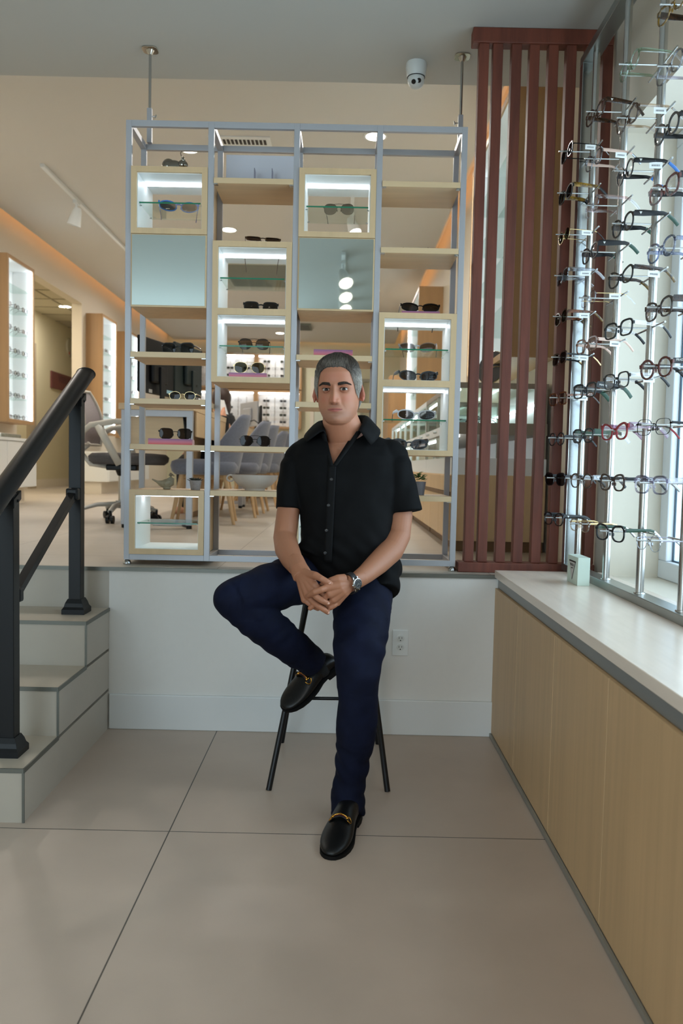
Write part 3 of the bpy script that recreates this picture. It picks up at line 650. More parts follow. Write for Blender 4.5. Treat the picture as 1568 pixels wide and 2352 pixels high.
# sunset-coloured cases and blocks
def sunset(nm):
    if nm in MATS: return MATS[nm]
    m = mat(nm,(200,110,120),.45); nt = m.node_tree; N = nt.nodes; L = nt.links; p = N['Principled BSDF']
    tc = N.new('ShaderNodeTexCoord'); sp = N.new('ShaderNodeSeparateXYZ'); cr = N.new('ShaderNodeValToRGB')
    L.new(tc.outputs['Generated'], sp.inputs[0]); L.new(sp.outputs[2], cr.inputs[0])
    e = cr.color_ramp.elements; e[0].color = lin(226,96,88); e[1].color = lin(138,98,140); e.new(.5).color = lin(206,116,136)
    L.new(cr.outputs[0], p.inputs['Base Color']); return m
m_sun = sunset('sunset_print'); m_pale = mat('pale_pink_card',(226,178,184),.5)
def block(x,y,z,wd,dp,ht,label,name='eyewear_case',yaw=0):
    t = T(name,label,'case',(x,y,z),math.radians(yaw),group='sunset pink cases on the grey shelf')
    MB().bx(-wd/2,wd/2,-dp/2,dp/2,0,ht).out('case_body', m_sun, t, local=True, bevel=.0008)
    for s in (-1,1): MB().bx(s*wd/2-.0004,s*wd/2+.0004,-dp/2+.001,dp/2-.001,.001,ht-.001).out('end_panel', m_pale, t, local=True)
    return t
block(PX(392,1010,3.58),3.60,1.252,.195,.12,.027,'pink and coral case under brown sunglasses on the left column board',yaw=6)
on_shelf(('square',.0018,.006,MBK,BK,BK,DB,0), PX(402,1000,3.58),3.585,1.279,10,'brown sunglasses resting on the pink case in the left column')
block(PX(570,860,3.58),3.60,1.5585,.17,.09,.024,'pink case under gold sunglasses in the second column lit box')
on_shelf(('avi',.0014,.005,GLD,GLD,GLD,DG,0), PX(572,850,3.58),3.585,1.5835,2,'gold framed green sunglasses resting on the pink case inside the lit box')
block(PX(596,549,3.58),3.60,2.147,.17,.09,.016,'mauve block under brown sunglasses on top of the second column box')
on_shelf(('rect',.0040,.009,TD,TD,TD,DB,0), PX(603,542,3.58),3.60,2.1632,10,'brown tortoise sunglasses resting on the mauve block',pitch=-55)
block(PX(965,710,3.58),3.60,1.852,.17,.09,.021,'pink block under black sunglasses on top of the right column box')
on_shelf(('wrap',.0040,.010,BK,BK,BK,DK,0), PX(966,703,3.58),3.60,1.8732,5,'black sunglasses resting on the pink block of the right column',pitch=-28)
block(PX(765,808,3.58),3.60,1.661,.175,.09,.033,'plain sunset pink block on the board just above his head')
t = T('framed_picture','small dark red picture in a grey frame lying on top of the third column box','picture',(PX(778,382,3.7),3.70,2.466))
MB().bx(t.location.x-.097,t.location.x+.097,3.66,3.74,2.466,2.486).out('picture_frame', mat('pewter',(120,114,108),.4,metal=.4), t, bevel=.001)
MB().bx(t.location.x-.089,t.location.x+.089,3.6585,3.662,2.468,2.482).out('picture_print', mat('wine_print',(112,44,58),.4,rgb2=(50,24,34),scale=30), t)
# acrylic panel with a little stand on the second column's top board
t = T('white_sheet_panel','frosted white acrylic panel leaning on the top board of the second column','panel',(-.40,3.70,2.418))
MB().bx(-.568,-.245,3.715,3.720,2.4185,2.600).out('sheet', mat('frosted_acrylic',(214,216,226),.35), t, bevel=.001)
t = T('display_stand','small clear acrylic stand in front of the white panel','stand',(-.375,3.66,2.4185))
for x in (-.43,-.35): MB().bx(x,x+.003,3.64,3.69,2.4185,2.515).out('side_plate', CLL if False else CLI, t)
MB().bx(-.43,-.347,3.62,3.69,2.4185,2.4215).out('base_plate', CLI, t); MB().bx(-.427,-.35,3.66,3.663,2.4215,2.44).out('back_lip', CLI, t)
# silver piggy figurine
px = PX(400,375,3.58); m_chr = mat('dark_chrome',(150,146,136),.08,metal=1)
t = T('animal_figurine','dark silver glazed piglet figurine with a wire hook on top of the left lit box','figurine',(px,3.60,2.459)); z = 2.459
b_ = MB().ball((px-.006,3.60,z+.026),(.036,.024,.025),24,16).ball((px-.022,3.60,z+.030),(.024,.022,.026),20,14); 
for s in (-1,1):
    for dx in (-.022,.016): b_.cyl((px+dx,3.60+s*.012,z),(px+dx,3.60+s*.011,z+.016),.006,.008,12)
b_.out('body', m_chr, t, smooth=True)
h_ = MB().ball((px+.027,3.595,z+.034),(.018,.017,.017),20,14); h_.cyl((px+.036,3.585,z+.030),(px+.043,3.579,z+.029),.008,.007,14); h_.out('head', m_chr, t, smooth=True)
for s in (-1,1): MB().ball((px+.030,3.595+s*.010,z+.050),(.005,.004,.009),10,8).out('ear', m_chr, t, smooth=True)
MB().tube([(px+.020,3.60,z+.048),(px+.022,3.60,z+.062),(px+.018,3.60,z+.076),(px+.022,3.60,z+.082)],.0016,8).out('wire_hook', m_chr, t, smooth=True)
t.scale = (1.3,1.3,1.3)
# bird
px = PX(378,1108,3.58); z = 1.049; m_st = mat('weathered_stoneware',(150,140,116),.6,noisy=.12,scale=60,bump=.2)
t = T('bird_figurine','weathered grey-green stoneware bird figurine on the bottom left lit box','figurine',(px,3.60,z))
b_ = MB().tube([(px-.062,3.605,z+.045),(px-.040,3.603,z+.034),(px-.020,3.60,z+.026),(px+.004,3.60,z+.024),(px+.020,3.60,z+.034),(px+.026,3.60,z+.052),(px+.0245,3.60,z+.066),(px+.022,3.60,z+.076)],
   [(.003,.006),(.006,.009),(.015,.014),(.024,.021),(.022,.019),(.0135,.0125),(.0115,.0115),(.003,.003)],20,ref=(0,0,1))
b_.lathe((px+.006,3.60,z),[(.014,0),(.018,.004),(.017,.01)],20); b_.out('body', m_st, t, smooth=True)
MB().cyl((px+.034,3.597,z+.064),(px+.043,3.596,z+.062),.0035,.0008,8).out('beak', m_st, t, smooth=True)
MB().ball((px+.012,3.582,z+.030),(.019,.006,.011),14,10,Matrix.Rotation(-.5,3,'Y')).out('wing', m_st, t, smooth=True)
# succulent
px = PX(448,1108,3.58); m_cc = mat('cast_concrete',(150,142,138),.8,noisy=.12,scale=90,bump=.2); m_su = mat('dark_succulent',(34,40,32),.4,noisy=.3,scale=60)
t = T('potted_succulent','dark succulent in a small tapered concrete pot on the bottom left lit box','potted plant',(px,3.59,z))
MB().lathe((px,3.59,z),[(.019,0),(.021,.002),(.028,.044),(.025,.045),(.024,.038),(.0,.037)],26).out('pot', m_cc, t, smooth='auto')
random.seed(3)
l_ = MB()
for i in range(26):
    a = i*2.4; r = .006+.024*(i/26); tip = Vector((px+math.cos(a)*(r+.010),3.59+math.sin(a)*(r+.01),z+.056-.008*(i/26)+random.uniform(0,.004))); bs = Vector((px+math.cos(a)*.004,3.59+math.sin(a)*.004,z+.040))
    l_.tube([bs,(bs+tip)/2+Vector((0,0,-.002)),tip],[(.003,.002),(.006,.003),(.0008,.0008)],8,ref=(-math.sin(a),math.cos(a),0))
l_.out('leaves', m_su, t, smooth=True)
# stoneware bowl
px = PX(583,1108,3.6); z=1.052; t = T('stoneware_bowl','wide footed off-white stoneware bowl with a loop handle on the second column board','bowl',(px,3.635,z))
m_bw = mat('matt_stoneware',(196,184,172),.55,noisy=.04,scale=40)
MB().lathe((px,3.635,z),[(.046,0),(.048,.008),(.050,.010),(.080,.026),(.101,.050),(.108,.071),(.104,.071),(.096,.050),(.072,.030),(.0,.020)],40).out('bowl', m_bw, t, smooth='auto')
MB().tube([(px-.098+.02*0+math.cos(a)*.016-.010,3.60,z+.055+math.sin(a)*.014) for a in np.linspace(.4,2*PI-.4,16)],.0042,10).out('handle', m_bw, t, smooth=True)
# plant in grey pot, right column
px = PX(962,1115,3.6); z=1.047; t = T('potted_plant','bushy green plant in a grey pot beside his right-hand sleeve','potted plant',(px,3.62,z))
MB().lathe((px,3.62,z),[(.026,0),(.034,.062),(.030,.062),(.026,.050),(0,.048)],26).out('pot', mat('grey_pot',(120,118,124),.5), t, smooth='auto')
l_ = MB()
for i in range(70):
    a = random.uniform(0,2*PI); e = random.uniform(.1,1.4); r = random.uniform(.02,.042); c = Vector((px+math.cos(a)*math.cos(e)*r,3.62+math.sin(a)*math.cos(e)*r,z+.066+math.sin(e)*r)); d = Vector((math.cos(a),math.sin(a),random.uniform(-.2,.8))).normalized(); s = d.cross(Vector((0,0,1))).normalized(); L_ = random.uniform(.014,.022)
    l_.tube([c-d*L_/2,c,c+d*L_/2],[(.001,.0004),(.006,.0006),(.001,.0004)],6,ref=s)
l_.out('leaves', mat('plant_green',(62,112,52),.45,noisy=.3,scale=40), t, smooth=True)
# ============================================================ THE SHOP BEHIND
def tiny_mesh(sh, mf, ml, name):
    a,b,e,rs = SHAPES[sh]; cx = a+.011; n = 12; mb = MB(); bm = mb.bm; fi = []
    for s in (1,-1):
        inn = outline(sh,0,n); out = outline(sh,.004,n)
        A = [bm.verts.new((s*(cx+x),0,z)) for x,z in inn]; B = [bm.verts.new((s*(cx+x),0,z)) for x,z in out]
        A2 = [bm.verts.new((s*(cx+x),.004,z)) for x,z in inn]; B2 = [bm.verts.new((s*(cx+x),.004,z)) for x,z in out]
        for P_,Q_ in ((A,B),(B,B2),(B2,A2),(A2,A)):
            for i in range(n): bm.faces.new((P_[i],P_[(i+1)%n],Q_[(i+1)%n],Q_[i]))
        f = bm.faces.new([bm.verts.new((s*(cx+x),.002,z)) for x,z in inn]); f.material_index = 1
        mb.tube([(s*(cx+a+.004),0,.010),(s*(cx+a+.004),.10,.010),(s*(cx+a),.135,-.018)],.0022,5)
    mb.bx(-.012,.012,-.001,.003,.004,.009)
    me = bpy.data.meshes.new(name); bm.to_mesh(me); bm.free(); me.materials.append(mf); me.materials.append(ml); return me
TINY = [tiny_mesh('round',MBK,m_lens,'small_eyeglasses_a'),tiny_mesh('square',MBK,m_lens,'small_eyeglasses_b'),tiny_mesh('square',SIL,m_lens,'small_eyeglasses_c'),tiny_mesh('rect',TBR,m_lens,'small_eyeglasses_d'),tiny_mesh('way',BK,DK,'small_sunglasses_a'),tiny_mesh('avi',MBK,DG,'small_sunglasses_b'),tiny_mesh('cat',CP,m_lens,'small_eyeglasses_e')]
def tiny(i, loc, rz, label, group):
    nm = 'sunglasses' if i in (4,5) else 'eyeglasses'
    o = bpy.data.objects.new(nm, TINY[i]); C.objects.link(o); o.location = loc; o.rotation_euler = (0,0,rz); tag(o,label,nm,group); return o
m_wlit = mat('white_case_liner',(238,240,240),.5)
def wallcase(xw, xf, y0, y1, z0, z1, label, shelves, strip=True, power=0):
    """wood case on a side wall, open towards the shop; xw wall plane, xf front plane"""
    s = 1 if xf>xw else -1; e=.035; lo,hi = min(xw,xf),max(xw,xf)
    t = T('wall_display_case',label,'display case',((xw+xf)/2,(y0+y1)/2,z0),group='lit oak display cases on the side walls')
    MB().bx(lo,hi,y0,y0+e,z0,z1).bx(lo,hi,y1-e,y1,z0,z1).bx(lo,hi,y0+e,y1-e,z0,z0+e).bx(lo,hi,y0+e,y1-e,z1-e,z1).out('case_frame', m_amber, t)
    a,b = (xw+s*.001, xw+s*.014); MB().bx(min(a,b),max(a,b),y0+e,y1-e,z0+e,z1-e).out('back_panel', m_wlit, t)
    l2,h2 = (lo+.015,hi-.01) if s>0 else (lo+.01,hi-.015)
    MB().bx(l2,h2,y0+e,y0+e+.004,z0+e,z1-e).bx(l2,h2,y1-e-.004,y1-e,z0+e,z1-e).bx(l2,h2,y0+e+.004,y1-e-.004,z1-e-.004,z1-e).bx(l2,h2,y0+e+.004,y1-e-.004,z0+e,z0+e+.004).out('white_liner', m_wlit, t)
    a,b = (xf-s*.03,xf-s*.012)
    MB().bx(min(a,b),max(a,b),y1-e-.024,y1-e-.006,z0+e+.01,z1-e-.01).bx(min(a,b),max(a,b),y0+e+.006,y0+e+.024,z0+e+.01,z1-e-.01).out('led_strip', m_led, t)
    for i in range(shelves):
        z = z0+e+(z1-z0-2*e)*(i+1)/(shelves+1); MB().bx(l2+.005,h2-.03,y0+e+.01,y1-e-.01,z-.006,z).out('glass_shelf', m_glass, t)
    return t
wallcase(LX,-3.45,8.10,8.80,1.56,3.27,'tall lit oak display case on the left wall, nearest, above the handrail',6)
wallcase(LX,-3.45,11.27,11.97,1.56,3.27,'tall lit oak display case on the left wall past the corridor opening',6)
wallcase(LX,-3.45,12.75,13.3,1.56,3.27,'tall lit oak display case on the left wall, seen beside the first shelf post',6)
wallcase(WX,.864,4.30,5.6,1.785,3.235,'large oak-sided display case on the right wall behind the slat screen',4)
wallcase(WX,.86,9.4,11.0,1.80,3.32,'oak-sided display case on the right wall seen through the right shelf column',4)
random.seed(11)
N7 = ('bottom','second','third','fourth','fifth','sixth','top')
for (y0,y1,l) in ((8.10,8.80,'nearest left wall case'),(11.27,11.97,'left wall case past the corridor'),(12.75,13.3,'left wall case behind the monitor')):
    for i in range(6):
        z = 1.595+(i)*1.64/7+ (0 if i else .006)
        for j in range(3):
            y = y0+.14+j*(y1-y0-.28)/2; k = random.choice((0,1,2,3,0,6,1))
            tiny(k,(-3.50,y,z+.027),PI/2,('small eyeglasses on the '+N7[i]+' level of the '+l+', '+('near','middle','far')[j]+' end'),'small eyeglasses in the wall cases')
for i in range(3):
    for j in range(3):
        tiny(4,(.93,9.62+j*.5,1.842+.028+i*.29),-PI/2,'dark sunglasses in the right wall case, level '+('one','two','three')[i]+', '+('near','middle','far')[j],'small eyeglasses in the wall cases')
# white base cabinets under the left wall cases
def base_cab(y0,y1,z0,z1,nd,label):
    global LX; LX0 = LX+.004
    t = T('base_cabinet',label,'cabinet',(-3.5,(y0+y1)/2,SZ),group='white base cabinets under the wall cases')
    MB().bx(LX0,-3.32,y0,y1,z0,z1).out('body', m_white, t); MB().bx(LX0,-3.42,y0+.03,y1-.03,SZ,z0).out('plinth', m_wallw, t)
    MB().bx(LX0,-3.29,y0-.01,y1+.01,z1,z1+.03).out('cabinet_top', m_white, t)
    for i in range(nd):
        a = y0+(y1-y0)*i/nd; b = y0+(y1-y0)*(i+1)/nd
        MB().bx(-3.32,-3.30,a+.004,b-.004,z0+.004,z1-.006).out('door', m_white, t, bevel=.002)
base_cab(7.0,8.47,.885,1.36,2,'white base cabinet under the nearest left wall case')
base_cab(10.11+1.0,13.4,.885,1.28,3,'white base cabinet under the left wall cases past the corridor')
MB().bx(-3.60,-3.33,7.75,8.15,1.391,1.43).out('folded_cloth', mat('grey_cloth',(128,126,112),.8,noisy=.2,scale=20), bevel=.012)
tag(bpy.data.objects['folded_cloth'],'grey folded cloth on the white cabinet below the nearest wall case','cloth')
pr = MB().cyl((-3.40,7.5,1.412),(-3.38,8.02,1.412),.022).out('paper_roll', m_white, smooth='auto'); tag(pr,'white rolled paper on the cabinet edge below the nearest wall case','paper roll')
# corridor sign and round plate
sg = T('wall_sign','dark maroon wall plaque with faded lettering on the corridor wall','sign',(-5.05,14.15,2.42))
MB().bx(-5.049,-5.02,13.56,14.75,2.42,2.71).out('sign_board', mat('maroon_board',(112,66,62),.6), sg, bevel=.003)
ml = mat('maroon_lettering',(84,50,52),.6)
text_obj('VISIBLE','sign_lettering',ml,sg,(-5.018,14.15,2.60),(0,1,0),(0,0,1),.17,.002)
rd = T('round_plate','pale round wall plate with a red spot on the corridor wall, above the maroon plaque','wall plate',(-5.05,14.45,3.25))
MB().cyl((-5.049,14.5,3.24),(-5.02,14.5,3.24),.17,.16,28).out('disc', mat('plate_grey',(186,182,160),.5), rd, smooth='auto'); MB().cyl((-5.019,14.42,3.13),(-5.016,14.42,3.13),.03).out('red_dot', mat('dot_red',(190,90,70),.5), rd)
# right: showcases
m_dbrown = mat('dark_channel',(120,92,60),.5)
for i in range(4):
    y0 = 4.36+i*1.32; y1 = y0+1.315; x0 = .585; e=.02
    t = T('glass_showcase',('nearest glass showcase counter with lit shelves, standing behind the slat screen','second glass showcase counter along the right wall','third glass showcase counter along the right wall','farthest glass showcase counter along the right wall')[i],'showcase',(.86,(y0+y1)/2,SZ),group='glass showcase counters along the right wall')
    MB().bx(x0+.02,WX-.02,y0,y1,SZ+.06,1.14).out('wood_base', m_maple, t); MB().bx(x0+.06,WX-.02,y0+.02,y1-.02,SZ,SZ+.06).out('plinth', m_dbrown, t)
    MB().bx(x0+.02,WX-.02,y0,y1,1.14,1.235).out('drawer_band', m_white, t)
    for k in range(3):
        a = y0+(y1-y0)*k/3+.003; b = y0+(y1-y0)*(k+1)/3-.003
        MB().bx(x0+.008,x0+.02,a,b,SZ+.07,1.02).out('door', m_maple, t, bevel=.001)
        dr = MB().bx(x0+.008,x0+.02,a,b,1.045,1.135).out('drawer', m_maple, t, bevel=.001)
        MB().bx(x0+.005,x0+.02,a,b,1.022,1.043).out('finger_channel', m_dbrown, dr)
        d2 = MB().bx(x0+.008,x0+.02,a,b,1.375,1.425).out('drawer', m_white, t, bevel=.001)
        for q in (-.03,.03): MB().cyl((x0+.008,(a+b)/2+q,1.40),(x0-.008,(a+b)/2+q,1.40),.007).out('knob', m_steel, d2)
    MB().bx(x0+.02,WX-.02,y0,y1,1.365,1.43).out('mid_band', mat('taupe_band',(150,140,126),.5), t)
    f = MB()
    for z0_,z1_ in ((1.235,1.365),(1.43,1.62)):
        for y in (y0,y1-.02): 
            for x in (x0+.01,WX-.045): f.bx(x,x+.02,y,y+.02,z0_,z1_)
        f.bx(x0+.01,x0+.03,(y0+y1)/2-.01,(y0+y1)/2+.01,z0_,z1_)
    f.bx(x0+.01,WX-.02,y0,y0+.02,1.62,1.65).bx(x0+.01,WX-.02,y1-.02,y1,1.62,1.65).bx(x0+.01,x0+.03,y0+.02,y1-.02,1.62,1.65).out('case_frame', mat('taupe_band',(150,140,126),.5) if i==0 else m_white, t)
    MB().bx(WX-.03,WX-.022,y0+.02,y1-.02,1.235,1.65).out('back_panel', m_wlit, t)
    MB().bx(x0+.012,x0+.016,y0+.02,y1-.02,1.235,1.365).bx(x0+.012,x0+.016,y0+.02,y1-.02,1.43,1.62).bx(x0+.03,WX-.03,y0+.004,y0+.008,1.43,1.62).bx(x0+.03,WX-.03,y0+.02,y1-.02,1.640,1.646).out('glass_panes', m_glass, t)
    MB().bx(x0+.08,WX-.06,y0+.03,y1-.03,1.525,1.531).out('glass_shelf', m_glass, t)
    MB().bx(x0+.05,x0+.065,y0+.03,y1-.03,1.608,1.618).bx(WX-.06,WX-.045,y0+.03,y1-.03,1.54,1.55).bx(x0+.05,x0+.065,y0+.03,y1-.03,1.35,1.36).out('led_strip', m_led, t)
    for j in range(3): tiny((1,0,3)[j],(x0+.2,y0+.28+j*.38,1.4595),-PI/2,'small eyeglasses inside the '+('nearest','second','third','farthest')[i]+' showcase, '+('near','middle','far')[j]+' place','small eyeglasses in the showcases')
    # hand-off
# round black mirror with a thin gold stand on the showcase
hm = T('round_ornament','round black disc with a thin gold rim and stand on top of the nearest showcase','ornament',(.86,4.62,1.651))
c = Vector((.858,4.62,1.765)); n_ = Vector((-.75,-.62,.22)).normalized()
MB().cyl(c-n_*.006,c+n_*.006,.098,.098,40).out('disc', mat('matt_black',(14,14,14),.45), hm, smooth='auto')
a_ = n_.cross(Vector((0,0,1))).normalized(); b_ = a_.cross(n_)
MB().tube([c+(a_*math.cos(q)+b_*math.sin(q))*.099 for q in np.linspace(0,2*PI,40)],.0028,6).out('gold_rim', GLD, hm, smooth=True)
MB().tube([c+n_*.01,c+Vector((.0,-.05,-.112))],.002,6).tube([c+n_*.01-a_*.07,c+n_*.01+a_*.07],.002,6).out('gold_stand', GLD, hm, smooth=True)
# tall amber cupboard at the far right
t = T('tall_cupboard','tall amber oak cupboard at the far right end of the shop','cupboard',(.86,13.2,SZ))
MB().bx(.72,WX-.01,12.4,13.8,SZ,2.62).out('body', m_amber, t, bevel=.003); MB().bx(.70,.72,12.42,13.08,SZ+.08,2.60).out('door', m_amber, t, bevel=.002); MB().bx(.70,.72,13.11,13.78,SZ+.08,2.60).out('door', m_amber, t, bevel=.002)
# desks
def desk(y0,y1,label):
    x0,x1 = -1.555,-1.035; t = T('service_desk',label,'desk',((x0+x1)/2,(y0+y1)/2,SZ),group='long service desks')
    MB().bx(x0,x1,y0,y1,1.535,1.578).out('desktop', m_mapleh, t, bevel=.002)
    for y in (y0+.03,y1-.07):
        l = [MB().bx(x,x+.042,y,y+.04,SZ+.025,1.492).out('leg', m_alu, t, bevel=.001) for x in (x0+.012,x1-.054)]
        for q,x in zip(l,(x0+.033,x1-.033)): MB().cyl((x,y+.02,SZ),(x,y+.02,SZ+.025),.02).out('foot', m_black, q)
        MB().bx(x0+.012,x1-.012,y,y+.04,1.492,1.535).out('crossbar', m_alu, t); 
    MB().bx(x0+.054,x1-.054,y0+.02,y0+.055,SZ+.03,SZ+.065).out('low_bar', m_alu, t)
    MB().bx(x0+.06,x1-.06,y0+.10,y0+.118,1.30,1.492).out('apron', m_mapleh, t)
    MB().bx(-1.30,-1.262,y0+1.0,y1-.1,SZ+.05,1.535).out('modesty_panel', m_maple, t)
    MB().bx(-1.29,-1.27,y0+1.05,y1-.15,SZ,SZ+.05).out('panel_plinth', m_dbrown, t)
    MB().bx(x1-.014,x1-.002,y0+.12,y1-.1,1.36,1.533).out('side_apron', m_maple, t)
    return t
desk(5.44,8.3,'near service desk with maple top and silver legs behind the grey shelf'); desk(8.45,12.8,'far service desk beyond the grey chairs')
# grey upholstered chairs
m_up = mat('blue_grey_upholstery',(112,116,130),.9,noisy=.08,scale=60,sheen=.3); m_ash = mat('ash_wood_leg',(198,162,118),.45,noisy=.06,scale=8,stretch=(4,4,.5))
def chair_proto():
    """faces -X; origin on floor under the seat centre"""
    t = T('upholstered_chair','x','chair',(0,0,0))
    s_ = MB(); prof = []
    for z,g in ((.385,.19),(.375,.225),(.40,.25),(.44,.26),(.475,.25),(.495,.20)):
        prof.append([Vector((math.copysign(abs(math.cos(a))**.6,math.cos(a))*g*1.0,math.copysign(abs(math.sin(a))**.6,math.sin(a))*g*.95,z)) for a in np.linspace(0,2*PI,36,endpoint=False)])
    s_.loft(prof).out('seat', m_up, t, smooth=True, local=True)
    b = MB(); outer = []; n = 25
    def shell(off):
        rows = []
        for j in range(13):
            v = j/12; z = .40+.44*v
            row = []
            for i in range(n):
                a = -1.75+3.5*i/(n-1); cc = math.cos(a)
                top = .40+.44*(1-.55*max(0,min(1,(abs(a)-.75)/.8))**1.3)
                zz = .39+(top-.39)*v; lean = .06+.10*((zz-.4)/.44)
                R_ = .245-off
                row.append(Vector((lean*.9+math.cos(a)*R_*(.85), math.sin(a)*R_*(1-.12*v*(abs(a)<9)), zz)))
            rows.append(row)
        return rows
    A, B_ = shell(0), shell(.035); bm = b.bm
    VA = [[bm.verts.new(p) for p in r] for r in A]; VB = [[bm.verts.new(p) for p in r] for r in B_]
    for V,fl in ((VA,0),(VB,1)):
        for j in range(12):
            for i in range(n-1):
                q = (V[j][i],V[j][i+1],V[j+1][i+1],V[j+1][i]); bm.faces.new(q[::-1] if fl else q)
    for j in range(12):
        bm.faces.new((VA[j][0],VA[j+1][0],VB[j+1][0],VB[j][0])); bm.faces.new((VA[j][-1],VB[j][-1],VB[j+1][-1],VA[j+1][-1]))
    for i in range(n-1):
        bm.faces.new((VA[12][i],VA[12][i+1],VB[12][i+1],VB[12][i])); bm.faces.new((VA[0][i],VB[0][i],VB[0][i+1],VA[0][i+1]))
    b.out('backrest', m_up, t, smooth=True, local=True)
    MB().tube([(-.17,-.16,.36),(.17,.16,.36)],[(.022,.014)]*2,8,ref=(0,0,1)).tube([(-.17,.16,.36),(.17,-.16,.36)],[(.022,.014)]*2,8,ref=(0,0,1)).out('seat_frame', m_ash, t, smooth='auto', local=True)
    for sx in (-1,1):
        for sy in (-1,1): MB().tube([(sx*.16,sy*.15,.385),(sx*.235,sy*.215,0)],[.021,.012],14).out('leg', m_ash, t, smooth='auto', local=True)
    return t
cp_ = chair_proto(); CH = [(-1.07,6.12,.10,'nearest grey upholstered chair at the near desk'),(-.99,6.95,.06,'second grey upholstered chair at the near desk, beside the woman'),(-.97,7.62,.0,'third grey upholstered chair at the end of the near desk'),(-.97,8.85,.05,'first grey upholstered chair at the far desk'),(-.96,9.55,-.05,'second grey upholstered chair at the far desk'),(-.96,11.0,.0,'third grey upholstered chair at the far desk'),(-.94,12.0,.08,'farthest grey upholstered chair at the far desk')]
for i,(x,y,r_,l) in enumerate(CH):
    o = cp_ if i==0 else dup(cp_,(x,y,SZ))
    o.location = (x,y,SZ); o.rotation_euler = (0,0,r_); o['label'] = l; o['group'] = 'grey upholstered chairs along the desks'
# office chair, facing the desk (+X)
oc = T('office_chair','white framed office swivel chair with grey seat left of the near desk','office chair',(-1.72,6.12,SZ)); m_wp = mat('warm_white_plastic',(208,202,190),.4); m_seat = mat('dark_grey_seat_fabric',(92,88,88),.9,noisy=.1,scale=60); m_mesh = mat('grey_mesh_back',(160,152,154),.7,noisy=.15,scale=200)
ox,oy = -1.72,6.12
sv = MB(); prof=[]
for z,g in ((1.155,.18),(1.15,.24),(1.175,.27),(1.21,.275),(1.235,.25),(1.24,.18)):
    prof.append([Vector((ox+.06+math.copysign(abs(math.cos(a))**.55,math.cos(a))*g*1.05,oy+math.copysign(abs(math.sin(a))**.55,math.sin(a))*g*.92,z)) for a in np.linspace(0,2*PI,36,endpoint=False)])
sv.loft(prof).out('seat', m_seat, oc, smooth=True)
MB().bx(ox-.10,ox+.14,oy-.09,oy+.09,1.105,1.15).cyl((ox,oy,1.11),(ox,oy,1.06),.05,.03).out('mechanism', m_black, oc, bevel=.01)
MB().cyl((ox,oy,1.08),(ox,oy,.86),.025).out('gas_lift', m_steel, oc, smooth='auto')
bk = MB(); rows=[]
for j in range(11):
    v=j/10; z=1.30+.42*v; x = ox-.24-.08*v+.05*math.sin(v*PI); wd=.225-.03*v**3
    rows.append([Vector((x-.04*math.cos(u*PI/2),oy+wd*u,z+.0)) for u in np.linspace(-1,1,15)])
V=[[bk.bm.verts.new(p) for p in r] for r in rows]+[]
V2=[[bk.bm.verts.new(p+Vector((-.012,0,0))) for p in r] for r in rows]
for j in range(10):
    for i in range(14): bk.bm.faces.new((V[j][i],V[j][i+1],V[j+1][i+1],V[j+1][i])); bk.bm.faces.new((V2[j][i],V2[j+1][i],V2[j+1][i+1],V2[j][i+1]))
bo = bk.out('backrest', m_mesh, oc, smooth=True)
rim = [rows[0][i] for i in range(15)]+[rows[j][14] for j in range(1,11)]+[rows[10][i] for i in range(13,-1,-1)]+[rows[j][0] for j in range(9,-1,-1)]
MB().tube(rim,[(.017,.012)]*len(rim),10,ref=(1,0,0)).tube([(ox-.25,oy,1.31),(ox-.32,oy,1.24),(ox-.24,oy,1.15),(ox-.08,oy,1.13)],[(.03,.02)]*4,10,ref=(0,1,0)).out('back_frame', m_wp, oc, smooth=True)
for s in (-1,1):
    MB().tube([(ox-.29,oy+s*.20,1.34),(ox-.16,oy+s*.27,1.44),(ox+.02,oy+s*.29,1.47),(ox+.16,oy+s*.28,1.465)],[(.022,.014)]*4,10,ref=(0,0,1)).tube([(ox-.10,oy+s*.28,1.44),(ox-.02,oy+s*.29,1.30),(ox+.05,oy+s*.24,1.15)],[(.03,.012)]*3,10,ref=(1,0,0)).out('armrest', m_wp, oc, smooth=True)
hub = MB().cyl((ox,oy,.87),(ox,oy,.81),.045,.04)
for k in range(5):
    a = .95+k*2*PI/5; e=Vector((ox+math.cos(a)*.31,oy+math.sin(a)*.31,.80))
    hub.tube([(ox,oy,.845),(ox+math.cos(a)*.18,oy+math.sin(a)*.18,.838),e],[(.032,.02),(.026,.017),(.02,.014)],10,ref=(-math.sin(a),math.cos(a),0))
hb = hub.out('star_base', mat('silver_plastic',(176,176,172),.35,metal=.2), oc, smooth='auto')
for k in range(5):
    a = .95+k*2*PI/5; e=Vector((ox+math.cos(a)*.31,oy+math.sin(a)*.31,SZ+.03)); n2=Vector((-math.sin(a),math.cos(a),0))
    MB().cyl(e-n2*.028,e-n2*.008,.030,.030,18).cyl(e+n2*.008,e+n2*.028,.030,.030,18).cyl(e+Vector((0,0,.0)),e+Vector((0,0,.065)),.010).out('caster', m_black, oc, smooth='auto')
